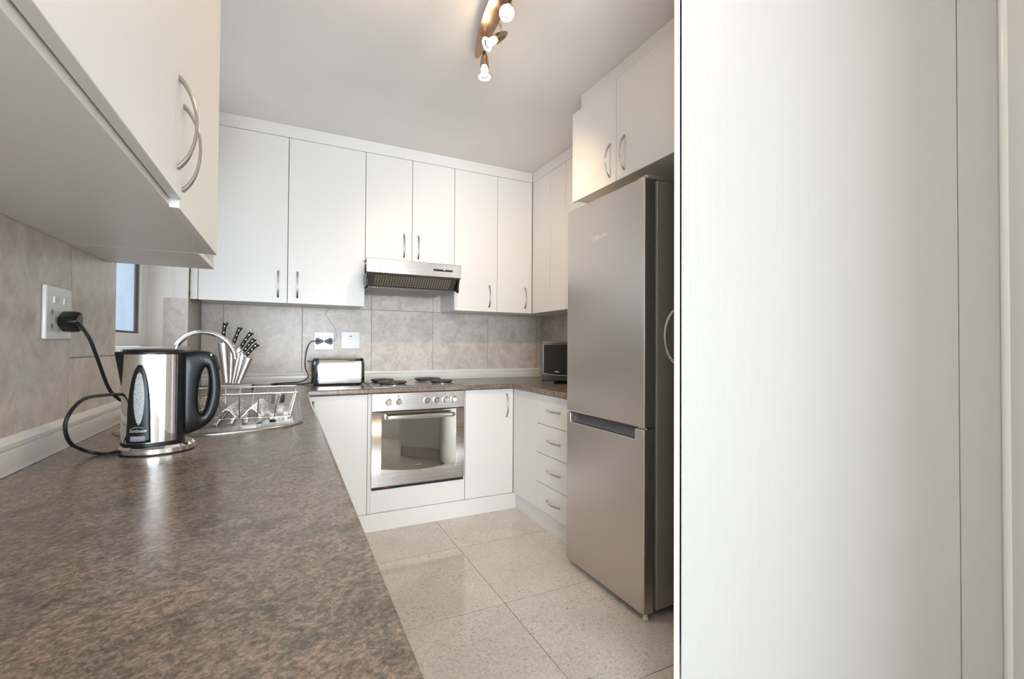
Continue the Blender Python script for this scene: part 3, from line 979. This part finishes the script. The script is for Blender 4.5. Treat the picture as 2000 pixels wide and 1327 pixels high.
obj('waste', MB().lathe([(0.040, 0), (0.036, 0.002), (0.020, 0.0005), (0.0, 0.0005)], (-0.2, 2.425, zt - 0.1598)), 'chrome_soft', bowl)
dw = MB()
dw.loft([drain_loop(0, zt), drain_loop(0.006, CT + 0.0022)], cap=False)
dw.f.append(tuple(range(15, 30)))
dn = obj('drainer', dw, 'sink_steel', t, smooth=50)
for k in range(9):
    u = (k + 0.7) / 9.4
    x = -0.405 + 0.395 * u
    xf = -0.36 + 0.305 * u
    obj('ridge', MB().tube([(x, 1.70 + 0.05 * (2 * u - 1) ** 2, CT + 0.003), (x + 0.1 * (xf - x), 1.73, CT + 0.0065), (xf, 2.08, CT + 0.0065), (xf, 2.10, CT + 0.003)], 0.0085, 8, ref=(1, 0, 0), flat=0.45), 'sink_steel', dn)

t = thing('tap', 'chrome swan-neck mixer tap arching over the sink', 'tap', (-0.425, 2.50, zt))
tb = obj('base', MB().lathe([(0.026, 0), (0.026, 0.006), (0.020, 0.012), (0.019, 0.055), (0.014, 0.062)], (-0.425, 2.50, zt + 0.0004)), 'chrome', t)
neck = [(-0.425, 2.50, zt + 0.058), (-0.440, 2.50, 1.02), (-0.452, 2.50, 1.075), (-0.452, 2.50, 1.108), (-0.440, 2.50, 1.138), (-0.405, 2.50, 1.170), (-0.355, 2.50, 1.185), (-0.300, 2.50, 1.174), (-0.255, 2.50, 1.140), (-0.229, 2.50, 1.095), (-0.223, 2.50, 1.062)]
obj('spout', MB().tube(spline(neck, 5), 0.0115, 14), 'chrome', t)
obj('lever', MB().tube([(-0.425, 2.482, zt + 0.035), (-0.425, 2.45, zt + 0.045), (-0.425, 2.42, zt + 0.062)], [0.008, 0.006, 0.007], 10), 'chrome', t)

# ------------------------------------------------------------------ dish rack
t = thing('dish_rack', 'chrome wire dish rack with wavy plate holders on the drainer', 'dish rack', (-0.19, 1.93, CT))
RW = 0.0017
lo = [(-0.400, 1.760, 0.8835), (0.012, 1.760, 0.8835), (0.012, 2.090, 0.8835), (-0.400, 2.090, 0.8835)]
hi = [(-0.428, 1.738, 0.9665), (0.030, 1.738, 0.9665), (0.034, 2.160, 0.955), (-0.428, 2.160, 0.955)]
obj('bottom_rail', MB().tube(lo, RW * 1.1, 6, closed=True), 'wire', t)
obj('top_rail', MB().tube(hi, RW * 1.7, 8, closed=True), 'wire', t)
md = [tuple(Vector(a) * 0.45 + Vector(b) * 0.55) for a, b in zip(lo, hi)]
for side, n in ((0, 8), (1, 5), (2, 9), (3, 5)):
    a0, a1, b0, b1 = Vector(lo[side]), Vector(lo[(side + 1) % 4]), Vector(hi[side]), Vector(hi[(side + 1) % 4])
    for k in range(n + 1 if side % 2 == 0 else n - 1):
        u = k / n if side % 2 == 0 else (k + 1) / n
        obj('upright_wire', MB().tube([a0.lerp(a1, u), b0.lerp(b1, u)], RW, 6), 'wire', t)
for k in range(12):
    y = 1.772 + k * 0.0276
    path = []
    for i in range(61):
        x = -0.400 + 0.412 * i / 60
        h = 0
        for c in (-0.320, -0.250, -0.180, -0.108):
            dx = (x - c - 0.015 * k / 11) / 0.034
            if abs(dx) < 1:
                h = max(h, (0.5 + 0.5 * math.cos(math.pi * dx)) * 0.030)
        path.append((x, y, 0.8840 + h))
    obj('wave_wire', MB().tube(path, RW * 1.25, 6), 'wire', t)
for x, y in ((-0.392, 1.765), (0.006, 1.765), (0.006, 2.085), (-0.392, 2.085)):
    obj('foot', MB().lathe([(0.004, 0), (0.004, 0.0055)], (x, y, CT + 0.0080)), 'wire', t)

# ------------------------------------------------------------------ kettle
KC = Vector((-0.278, 1.40, 0)) + Vector((0.897, -0.442, 0)) * 0.009
KR = Vector((0.9808, 0.195, 0))     # kettle's long axis, handle side
KF = Vector((0.195, -0.9808, 0))    # side that faces the room
def kp(u, v, z):
    return KC + KR * (u * 0.80) + KF * v + Vector((0, 0, CT + z))

t = thing('kettle', 'polished steel and black electric kettle on the worktop by the wall socket', 'kettle', tuple(kp(-0.02, 0, 0)))
KU = -0.030
def kring(ru, rv, z, cu=KU, n=40, power=2.3):
    out = []
    for i in range(n):
        a = 2 * math.pi * i / n
        c, s = math.cos(a), math.sin(a)
        out.append(kp(cu + ru * math.copysign(abs(c) ** (2 / power), c), rv * math.copysign(abs(s) ** (2 / power), s), z))
    return out
kb = obj('power_base', MB().loft([kring(0.090, 0.070, 0.0006, -0.018), kring(0.093, 0.073, 0.003, -0.018), kring(0.093, 0.073, 0.014, -0.018), kring(0.086, 0.067, 0.020, -0.018)]), 'chrome', t)
obj('base_ring', MB().loft([kring(0.092, 0.072, 0.0004, -0.018), kring(0.0945, 0.0745, 0.001, -0.018), kring(0.0945, 0.0745, 0.0035, -0.018), kring(0.092, 0.072, 0.004, -0.018)]), 'black', kb)
obj('foot_ring', MB().loft([kring(0.079, 0.062, 0.0205, -0.028), kring(0.079, 0.062, 0.029, -0.030)]), 'black', t)
RU0, RV0, RU1, RV1 = 0.078, 0.066, 0.077, 0.062
ZB, ZT = 0.0295, 0.236
def kbody(z):
    f = (z - ZB) / (ZT - ZB)
    return RU0 + (RU1 - RU0) * f, RV0 + (RV1 - RV0) * f
obj('body', MB().loft([kring(*kbody(z), z) for z in (ZB, 0.06, 0.12, 0.18, ZT)]), 'chrome', t, smooth=60)
obj('lid', MB().loft([kring(0.0775, 0.0625, ZT + 0.0003), kring(0.0785, 0.0635, ZT + 0.004), kring(0.074, 0.059, ZT + 0.011), kring(0.045, 0.035, ZT + 0.0135)]), 'black', t, smooth=50)
obj('spout', MB().loft([[kp(-0.100, 0.022, z1), kp(-0.100, -0.022, z1), kp(u, -0.012, z0), kp(u, 0.012, z0)] for z0, z1, u in ((0.160, 0.160, -0.107), (0.236, 0.236, -0.123), (0.242, 0.242, -0.124))]), 'black', t, 0.003, smooth=60)
# black rear shell wrapping the handle side
def ksurf(u, z, off):
    ru, rv = kbody(z)
    c = max(-1, min(1, (u - KU) / ru))
    v = rv * (1 - abs(c) ** 2.3) ** (1 / 2.3)
    return v + off
shell = MB()
rings = []
for z in (0.0296, 0.06, 0.10, 0.15, 0.20, ZT + 0.001):
    ru, rv = kbody(z)
    uc = 0.026
    ring = []
    us = [uc + (KU + ru - uc) * math.sin(R(90) * k / 8) for k in range(9)]
    for u in us:
        ring.append(kp(u + 0.003 * (u > uc + 0.001), ksurf(u, z, 0.0025), z))
    for u in us[::-1]:
        ring.append(kp(u + 0.003 * (u > uc + 0.001), -ksurf(u, z, 0.0025), z))
    rings.append(ring)
shell.loft(rings)
obj('rear_shell', shell, 'black', t, smooth=60)
# handle: thick loop with an oval grip opening
def handle_loop():
    outer = [(0.030, 0.238), (0.060, 0.243), (0.090, 0.244), (0.112, 0.241), (0.122, 0.232), (0.131, 0.210), (0.138, 0.180), (0.141, 0.150), (0.139, 0.115), (0.131, 0.085), (0.115, 0.062), (0.094, 0.047), (0.070, 0.038), (0.040, 0.032), (0.030, 0.060), (0.030, 0.100), (0.030, 0.150), (0.030, 0.200)]
    o = spline([(a, 0, b) for a, b in outer + [outer[0]]], 2)[:-1]
    cu, cz = 0.0945, 0.142
    res = []
    for p in o:
        a = math.atan2((p.z - cz) / 0.062, (p.x - cu) / 0.016)
        res.append(((p.x, p.z), (cu + 0.0130 * math.cos(a) + 0.005 * math.sin(a), cz + 0.060 * math.sin(a))))
    return res
loop = handle_loop()
hb = MB()
n = len(loop)
rings = []
def mixp(o, i, f):
    return (o[0] + (i[0] - o[0]) * f, o[1] + (i[1] - o[1]) * f)
secs = [(0.0, 0.010), (0.05, 0.018), (0.20, 0.023), (0.75, 0.023), (0.93, 0.017), (1.0, 0.008), (1.0, -0.008), (0.93, -0.017), (0.75, -0.023), (0.20, -0.023), (0.05, -0.018), (0.0, -0.010)]
for (o_, i_) in loop:
    rings.append([kp(*(lambda q: (q[0], v, q[1]))(mixp(o_, i_, f))) for f, v in secs])
hb.loft(rings, cap=False, closed=True)
hd = obj('handle', hb, 'black', t, smooth=70)
hl = spline([kp(u, 0.0205, z) for u, z in ((0.112, 0.236), (0.121, 0.205), (0.127, 0.175), (0.130, 0.150), (0.128, 0.118), (0.122, 0.092), (0.113, 0.072))], 5)
obj('chrome_line', MB().tube(hl, 0.0011, 6), 'chrome', hd)
obj('thumb_switch', MB().loft([[kp(0.118, v, 0.236), kp(0.128, v, 0.232), kp(0.140, v, 0.196), kp(0.134, v, 0.192)] for v in (-0.012, 0.012)]), 'black_matte', hd, 0.002)
# teardrop panel, gauge, lettering and power switch on the front
def kpatch(name, rows, material, off, parent, m=8):
    """rows: (z, u0, u1); mapped on the kettle's side"""
    mb = MB()
    vs = []
    for z, u0, u1 in rows:
        for k in range(m + 1):
            u = u0 + (u1 - u0) * k / m
            vs.append(kp(u, ksurf(u, z, off), z))
    fs = []
    for j in range(len(rows) - 1):
        for k in range(m):
            a = j * (m + 1) + k
            fs.append((a, a + 1, a + m + 2, a + m + 1))
    mb.add(vs, fs)
    o = obj(name, mb, material, parent, smooth=80)
    s = o.modifiers.new('solid', 'SOLIDIFY')
    s.thickness = 0.0016
    s.offset = 0
    return o
rows = []
for k in range(25):
    z = 0.0305 + (0.212 - 0.0305) * k / 24
    f = (z - 0.075) / (0.212 - 0.075)
    w = 0.0285 - 0.002 * (z - 0.03) / 0.05 if f < 0 else 0.0265 * max(0.02, 1 - f ** 2.1) ** 0.5
    c = -0.063 - 0.0 * z
    rows.append((z, max(c - w, -0.1035), c + w))
pn = kpatch('gauge_panel', rows, 'black', 0.0016, t)
rows = []
for k in range(17):
    f = -1 + 2 * k / 16
    w = 0.0125 * max(0.0009, 1 - abs(f) ** 2.0) ** 0.62
    rows.append((0.134 + 0.062 * f, -0.0635 - w, -0.0635 + w))
kpatch('water_gauge', rows, 'gauge', 0.0030, pn)
kpatch('power_switch', [(0.0355, -0.082, -0.048), (0.0475, -0.082, -0.048)], 'plastic_grey', 0.0035, pn)
def wsun(co):
    u = -0.0655 + co.x
    z = 0.0595 + co.y
    return kp(u, ksurf(u, z, 0.0030 + co.z), z)
text('logo_lettering', 'Sunbeam', 0.0108, 'logo', None, pn, 0.0002, warp=wsun, shear=0.25)
arc = [kp(u, ksurf(u, 0.0655 + 0.0025 * (1 - ((u + 0.0655) / 0.013) ** 2), 0.003), 0.0655 + 0.0025 * (1 - ((u + 0.0655) / 0.013) ** 2)) for u in [-0.0785 + 0.026 * k / 10 for k in range(11)]]
obj('logo_arc', MB().tube(arc, 0.0005, 6), 'logo', pn)

# kettle cord and plug
pc = Vector((-0.4985, 1.468, 1.183))
pg = MB()
def plug_ring(x, s, dy=0):
    out = []
    for k in range(20):
        a = 2 * math.pi * k / 20
        rr = 1.0 + 0.16 * math.cos(3 * a)
        out.append((x, pc.y + dy + 0.024 * s * rr * math.cos(a + R(180)), pc.z + 0.024 * s * rr * math.sin(a)))
    return out
pg.loft([plug_ring(-0.4925, 0.86), plug_ring(-0.490, 0.98), plug_ring(-0.472, 1.0), plug_ring(-0.462, 0.95, -0.002), plug_ring(-0.457, 0.84, -0.004)])
plug_mb = pg
path = [(-0.460, 1.445, 1.180), (-0.446, 1.432, 1.172), (-0.428, 1.430, 1.140), (-0.420, 1.452, 1.094), (-0.410, 1.498, 1.017), (-0.398, 1.530, 0.985), (-0.385, 1.548, 0.972), (-0.380, 1.556, 0.985), (-0.392, 1.530, 0.996), (-0.410, 1.473, 1.001), (-0.420, 1.378, 1.002), (-0.425, 1.320, 0.980), (-0.430, 1.309, 0.949), (-0.428, 1.329, 0.912), (-0.422, 1.372, 0.888), (-0.402, 1.384, 0.8745), (-0.375, 1.368, 0.8735), (-0.352, 1.415, 0.8735)]
path = path[:-1] + [(-0.362, 1.385, 0.8735)]
obj('cable', MB().tube(spline(path, 6), 0.0040, 8), 'rubber', t)
obj('plug', plug_mb, 'black', t, smooth=50)

# wall socket by the kettle
t = thing('wall_socket', 'upright white double socket plate on the left wall behind the kettle', 'socket', (XL, 1.46, 1.2), 'wall sockets and switches')
obj('plate', B((XL + 0.0004, 1.392, 1.139), (XL + 0.0095, 1.530, 1.265)), 'plastic_white', t, 0.004, 3)
for y in (1.430, 1.482):
    s = obj('rocker', B((XL + 0.0097, y - 0.008, 1.224), (XL + 0.0135, y + 0.008, 1.240)), 'plastic_white', t, 0.001)
    obj('rocker_mark', B((XL + 0.0137, y - 0.001, 1.229), (XL + 0.0141, y + 0.001, 1.235)), 'plastic_grey', s)
for y, z in ((1.420, 1.203), (1.420, 1.170), (1.440, 1.186)):
    obj('pin_hole', MB().lathe([(0.0062, 0), (0.0062, 0.0008), (0.0045, 0.0008), (0.0045, 0.0002), (0, 0.0002)], (XL + 0.0096, y, z), (1, 0, 0), 16), 'plastic_grey', t)
for z in (1.232, 1.158):
    obj('screw', MB().disc((XL + 0.0096, 1.456, z), (1, 0, 0), 0.0028, 12), 'nickel', t)

# ------------------------------------------------------------------ knife block and knives
KY = 3.10
t = thing('knife_block', 'fan-shaped stainless knife block on a pale board against the back wall', 'knife block', (-0.30, KY + 0.05, CT))
obj('base_board', MB().loft([rrect(-0.40, -0.190, KY - 0.02, KY + 0.115, 0.02, z) for z in (CT + 0.0006, CT + 0.024)]), 'board_pale', t, 0.002)
obj('foot_cap', B((-0.1895, KY + 0.005, CT + 0.002), (-0.180, KY + 0.09, CT + 0.022)), 'frame_dark', t, 0.003)
kn = [((-0.325, 0.903), (-0.347, 1.140), 0.0235, (-0.345, 1.146), (-0.335, 1.262)),
      ((-0.305, 0.900), (-0.300, 1.098), 0.0165, (-0.289, 1.140), (-0.258, 1.235)),
      ((-0.292, 0.899), (-0.262, 1.080), 0.0165, (-0.252, 1.116), (-0.199, 1.206)),
      ((-0.278, 0.899), (-0.243, 1.070), 0.0150, (-0.237, 1.090), (-0.182, 1.167)),
      ((-0.262, 0.899), (-0.212, 1.052), 0.0225, (-0.222, 1.066), (-0.164, 1.137))]
knife_names = ['upright black-handled knife at the left end of the block', 'second black-handled knife from the left in the block', 'third black-handled knife, highest of the three leaning right', 'fourth black-handled knife, middle of the three leaning right', 'lowest black-handled knife at the right end of the block']
for i, (b0, b1, w, h0, h1) in enumerate(kn):
    yy = KY + 0.012 + (4 - i) * 0.007
    p0, p1 = Vector((b0[0], yy, b0[1])), Vector((b1[0], yy, b1[1]))
    ax = (p1 - p0).normalized()
    sd = Vector((ax.z, 0, -ax.x))
    rings = []
    for p, ww in ((p0, w * 0.62), (p1, w)):
        ring = []
        for k in range(16):
            a = 2 * math.pi * k / 16
            c, s = math.cos(a), math.sin(a)
            ring.append(p + sd * ww * math.copysign(abs(c) ** 0.6, c) + Vector((0, 1, 0)) * (0.020 - 0.0 * i) * math.copysign(abs(s) ** 0.6, s) + Vector((0, 0.02, 0)))
        rings.append(ring)
    obj('sleeve', MB().loft(rings), 'steel_satin', t, 0.001, smooth=50)
    k = thing('kitchen_knife', knife_names[i], 'knife', (h0[0], yy + 0.02, h0[1]), 'knives in the block')
    q0, q1 = Vector((h0[0], yy + 0.02, h0[1])), Vector((h1[0], yy + 0.02, h1[1]))
    hx = (q1 - q0).normalized()
    hs = Vector((hx.z, 0, -hx.x))
    L = (q1 - q0).length
    rings = []
    for f, ww, dx in ((0, 0.0085, 0), (0.08, 0.0105, 0), (0.35, 0.0100, -0.0015), (0.65, 0.0098, -0.0015), (0.86, 0.0120, 0.001), (0.97, 0.0155, 0.004)):
        p = q0 + hx * (L * f) + hs * dx
        rings.append([p + hs * ww * math.cos(2 * math.pi * m / 12) + Vector((0, 1, 0)) * 0.0085 * math.sin(2 * math.pi * m / 12) for m in range(12)])
    hd = obj('handle', MB().loft(rings), 'black', k, 0.001, smooth=60)
    obj('bolster', MB().tube([q0 - hx * 0.013, q0 - hx * 0.0003], [0.0085, 0.0100], 12, ref=tuple(hs), flat=0.85), 'chrome_soft', k)
    obj('end_cap', MB().tube([q0 + hx * (L * 0.972) + hs * 0.002, q0 + hx * (L * 1.02) + hs * 0.000], [0.0125, 0.0095], 12, ref=tuple(hs), flat=0.6), 'chrome_soft', k)
    for f in (0.18, 0.48, 0.78):
        obj('rivet', MB().lathe([(0.0034, 0), (0.0030, 0.0012), (0.0, 0.0014)], q0 + hx * (L * f) - hs * 0.001 + Vector((0, -0.0083, 0)), (0, -1, 0), 12), 'chrome', hd)
    bl = q0 - hx * 0.0135
    obj('blade', MB().prism([bl - hs * 0.008, bl + hs * 0.008, bl + hs * 0.007 - hx * 0.05, bl - hs * 0.006 - hx * 0.05], (0, 0.0016, 0)), 'steel', k)

# ------------------------------------------------------------------ toaster
t = thing('toaster', 'polished chrome long-slot toaster with dark end caps beside the hob', 'toaster', (0.29, 3.2, CT))
def tprof(x, g, zb=0.884, zt_=1.046):
    out = []
    y0, y1 = 3.115 + g, 3.275 - g
    r = 0.042
    for cx, cz, a0 in ((y0 + r, zt_ - g - r, 180), (y1 - r, zt_ - g - r, 90)):
        for k in range(7):
            a = R(a0 - 90 * k / 6)
            out.append((x, cx + r * math.cos(a), cz + r * math.sin(a)))
    out += [(x, y1 + 0.004, zb + 0.03), (x, y1, zb), (x, y0, zb), (x, y0 - 0.004, zb + 0.03)]
    return out
bd = obj('body', MB().loft([tprof(0.178, 0), tprof(0.432, 0)]), 'chrome', t, smooth=50)
obj('end_cap', MB().loft([tprof(0.1775, -0.001), tprof(0.152, 0.000), tprof(0.138, 0.010), tprof(0.134, 0.022)]), 'chrome_dark', t, smooth=50)
obj('end_cap', MB().loft([tprof(0.4325, -0.001), tprof(0.446, 0.000), tprof(0.454, 0.010), tprof(0.456, 0.022)]), 'chrome_dark', t, smooth=50)
obj('base_plate', B((0.150, 3.125, CT + 0.008), (0.445, 3.268, CT + 0.0148)), 'black', t, 0.003)
for x in (0.165, 0.430):
    for y in (3.135, 3.255):
        obj('foot', MB().lathe([(0.009, 0), (0.009, 0.0076)], (x, y, CT + 0.0003), n=12), 'black', t)
obj('slot', B((0.195, 3.180, 1.0455), (0.415, 3.212, 1.0475)), 'black', bd)
lv = obj('lever', MB().box((0.112, 3.178, 1.020), (0.137, 3.206, 1.028)), 'black', t, 0.002)
obj('lever_slot', B((0.1330, 3.190, 0.925), (0.1345, 3.195, 1.028)), 'black_matte', t)
obj('crumb_tray', MB().prism([(0.452, 3.140, CT + 0.012), (0.476, 3.096, CT + 0.0075), (0.486, 3.102, CT + 0.0075), (0.462, 3.15, CT + 0.012)], (0, 0, 0.004)), 'steel', t)

pts = [(0.178, 3.4085, 1.157), (0.140, 3.404, 1.150), (0.113, 3.398, 1.090), (0.106, 3.392, 0.985), (0.126, 3.386, 0.915), (0.080, 3.370, 0.882), (-0.02, 3.350, 0.878), (-0.092, 3.330, 0.875), (-0.060, 3.290, 0.8735), (0.03, 3.282, 0.8735), (0.10, 3.272, 0.874), (0.136, 3.250, 0.884)]
obj('cable', MB().tube(spline(pts, 6), 0.0034, 8), 'rubber', t)
def flat_plug(parent, cx, cz, s):
    ring = lambda y, g: [(cx + s * (0.026 * q[0] * g), y, cz + 0.0225 * q[1] * g) for q in [(-1, 0.62), (-0.85, 0.9), (-0.45, 1.0), (0.35, 0.62), (0.9, 0.32), (1.05, 0), (0.9, -0.32), (0.35, -0.62), (-0.45, -1.0), (-0.85, -0.9), (-1, -0.62)]]
    p = obj('plug', MB().loft([ring(3.4285, 0.92), ring(3.424, 1.0), ring(3.408, 0.97), ring(3.402, 0.82)]), 'plastic_black', parent, smooth=50)
    obj('plug_inset', MB().lathe([(0.0075, 0), (0.006, 0.0012), (0, 0.0012)], (cx - s * 0.008, 3.402, cz), (0, -1, 0), 16), 'black', p)
    return p
mat('plastic_black', (0.045, 0.047, 0.052), 0.4)
flat_plug(t, 0.196, 1.156, 1)
t = thing('appliance_cable', 'thin white cable from under the wall cupboard to the right-hand plug', 'cable', (0.25, 3.4, 1.38))
obj('cable', MB().tube(spline([(0.345, 3.300, 1.381), (0.27, 3.36, 1.381), (0.243, 3.415, 1.372), (0.240, 3.430, 1.335), (0.292, 3.431, 1.255), (0.309, 3.430, 1.200), (0.300, 3.424, 1.168), (0.282, 3.416, 1.157)], 6), 0.0020, 8), 'cord_white', t)
flat_plug(t, 0.254, 1.156, -1)
t = thing('wall_socket', 'white double socket plate holding two dark plugs on the back wall', 'socket', (0.225, YB, 1.157), 'wall sockets and switches')
obj('plate', B((0.161, 3.4300, 1.096), (0.288, 3.4396, 1.219)), 'plastic_white', t, 0.002)
for x in (0.202, 0.250):
    obj('rocker', B((x - 0.015, 3.4272, 1.176), (x + 0.015, 3.4298, 1.189)), 'plastic_grey', t, 0.001)
    obj('rocker_face', B((x - 0.011, 3.4262, 1.178), (x + 0.011, 3.4271, 1.187)), 'plastic_white', t)
for z in (1.203, 1.116):
    obj('screw', MB().disc((0.2255, 3.4298, z), (0, -1, 0), 0.0032, 12), 'nickel', t)
t = thing('isolator_switch', 'square white isolator switch with a red neon on the back wall', 'switch', (0.402, YB, 1.165), 'wall sockets and switches')
obj('plate', B((0.338, 3.4310, 1.104), (0.466, 3.4396, 1.226)), 'plastic_white', t, 0.003, 3)
obj('face', B((0.350, 3.4290, 1.124), (0.455, 3.4308, 1.210)), 'plastic_white', t, 0.001)
obj('rocker', B((0.390, 3.4262, 1.144), (0.412, 3.4288, 1.178)), 'plastic_white', t, 0.0015)
obj('neon', B((0.392, 3.4280, 1.190), (0.410, 3.4289, 1.196)), 'red_mark', t)

# ------------------------------------------------------------------ loudspeaker
t = thing('loudspeaker', 'grey loudspeaker with a black cloth front in the worktop corner', 'loudspeaker', (1.70, 2.62, CT))
S0 = Vector((1.580, 2.735, 0))               # front left edge
SR = Vector((0.90, -0.436, 0)).normalized()  # along the front
SB = Vector((0.436, 0.90, 0)).normalized()   # backwards
def sp(u, v, z):
    return S0 + SR * u + SB * v + Vector((0, 0, z))
SWD = 0.30
prof = [(0.006, 1.168), (-0.004, 1.160), (-0.006, 0.945), (-0.004, 0.932), (0.016, 0.892), (0.030, 0.886), (0.17, 0.886), (0.19, 0.92), (0.19, 1.15), (0.17, 1.168)]
bd = obj('cabinet', MB().prism([sp(0, v, z) for v, z in prof], SR * SWD), 'speaker_body', t, 0.005, 3)
gpts = [sp(0.012, -0.0065, 1.142), sp(SWD - 0.012, -0.0065, 1.142)] + [sp(0.012 + (SWD - 0.024) * (1 - k / 12), -0.0065, 0.948 - 0.016 * math.sin(math.pi * k / 12)) for k in range(13)]
gr = obj('cloth_front', MB().prism(gpts, -SB * 0.003), 'speaker_cloth', t, 0.001)
pts = [sp(0.002 + (SWD - 0.004) * k / 14, -0.0075, 0.944 - 0.016 * math.sin(math.pi * k / 14)) for k in range(15)]
obj('trim_line', MB().tube(pts, 0.003, 8), 'fridge_steel', t)
obj('top_line', MB().tube([sp(0.004, -0.0055, 1.151), sp(SWD - 0.004, -0.0055, 1.151)], 0.0016, 8), 'black_matte', t)
obj('badge', MB().prism([sp(0.088, -0.0098, 0.953), sp(0.116, -0.0098, 0.951), sp(0.116, -0.0098, 0.958), sp(0.088, -0.0098, 0.960)], -SB * 0.0012), 'logo', gr)
obj('stand', MB().loft([[sp(0.09, 0.02, CT + 0.0006), sp(0.21, 0.02, CT + 0.0006), sp(0.21, 0.15, CT + 0.0006), sp(0.09, 0.15, CT + 0.0006)], [sp(0.11, 0.04, 0.8855), sp(0.19, 0.04, 0.8855), sp(0.19, 0.13, 0.8855), sp(0.11, 0.13, 0.8855)]]), 'black', t)

# ------------------------------------------------------------------ ceiling lamp
t = thing('ceiling_spotlight', 'bronze curved ceiling bar carrying swivelling bullet spotlights, all lit', 'ceiling lamp', (0.73, 1.5, ZC))
edge_l, edge_r = [], []
for k in range(25):
    u = k / 24
    y = 1.905 - 0.92 * u
    half = 0.042 * (math.sin(math.pi * (0.035 + 0.93 * u))) ** 0.62
    c = 0.750 - 0.055 * math.sin(math.pi * u) + 0.01 * u
    edge_l.append((c - half, y, 2.434))
    edge_r.append((c + half, y, 2.434))
bar = obj('bar', MB().prism(edge_l + edge_r[::-1], (0, 0, 0.008)), 'lamp_metal', t, 0.0015)
obj('ceiling_box', MB().loft([rrect(0.66, 0.74, 1.35, 1.55, 0.03, z) for z in (2.4425, ZC - 0.0005)]), 'lamp_metal', t)

def spot(p, d, stem_top, watts, wide, aim=None):
    """p = rear tip of the bullet, d = direction it shines"""
    p, d = Vector(p), Vector(d).normalized()
    st = Vector(stem_top)
    hold = p + d * 0.028
    h = obj('spot_head', MB().lathe([(0.0025, 0), (0.009, 0.008), (0.0155, 0.030), (0.0185, 0.055), (0.0185, 0.072), (0.0165, 0.073)], p, d, 20), 'lamp_metal', t)
    obj('stem', MB().tube([st, st.lerp(hold, 0.55), hold - d * 0.0], 0.0048, 10), 'chrome_soft', h)
    b = obj('bulb', MB().lathe([(0.013, 0), (0.0145, 0.012), (0.0145, 0.032), (0.009, 0.038)], p + d * 0.0735, d, 16), 'bulb', h)
    obj('lens', MB().lathe([(0.0265, 0), (0.0275, 0.002), (0.0265, 0.004), (0.016, 0.0042), (0.016, 0.0), ], p + d * 0.114, d, 24, cap=False), 'lamp_face', h)
    l = bpy.data.lights.new('lamp_light', 'SPOT')
    l.energy = watts
    l.color = (1.0, 0.76, 0.50)
    l.spot_size = R(wide)
    l.spot_blend = 1.0
    l.shadow_soft_size = 0.025
    o = bpy.data.objects.new('lamp_light', l)
    o.matrix_world = Matrix.Translation(p + d * 0.135) @ (Vector(aim) if aim else d).to_track_quat('-Z', 'Y').to_matrix().to_4x4()
    COL.objects.link(o)
    return h

spot((0.745, 1.800, 2.407), (0.01, 0.0, -1), (0.742, 1.800, 2.434), 40, 125, (0.85, 1.20, -1.35))
spot((0.786, 1.655, 2.408), (-0.70, 0.02, -0.58), (0.752, 1.655, 2.434), 12, 165)
spot((0.715, 1.500, 2.400), (-0.30, -0.52, -0.78), (0.712, 1.505, 2.434), 6, 150)
spot((0.720, 1.180, 2.405), (0.20, -0.70, -0.60), (0.720, 1.160, 2.434), 7, 150)

# ------------------------------------------------------------------ small things at the window
t = thing('blind_cord', 'pair of thin white blind cords hanging in the window reveal', 'cord', (-0.57, 3.02, 1.25))
for dx, zb in ((0.0, 1.235), (0.012, 1.225)):
    obj('cord', MB().tube([(-0.575 + dx * 0.4, 3.03, 2.1), (-0.566 + dx, 3.03, zb)], 0.0011, 6), 'cord_white', t)
    obj('toggle', MB().lathe([(0.002, 0), (0.0035, 0.004), (0.0035, 0.012), (0.0015, 0.016)], (-0.566 + dx, 3.03, zb - 0.015), n=10), 'cord_white', t)
t = thing('venetian_blind', 'raised pale slatted blind bunched at the top of the sink window', 'blind', (-0.6, 2.5, 2.1))
obj('head_rail', B((-0.66, 1.92, 2.20), (-0.61, 3.065, 2.24)), 'plastic_white', t, 0.002)
for k in range(12):
    obj('slat', B((-0.66, 1.93, 2.10 + k * 0.008), (-0.61, 3.055, 2.1025 + k * 0.008)), 'plastic_white', t)
obj('bottom_rail', B((-0.66, 1.93, 2.08), (-0.61, 3.055, 2.094)), 'plastic_white', t, 0.002)
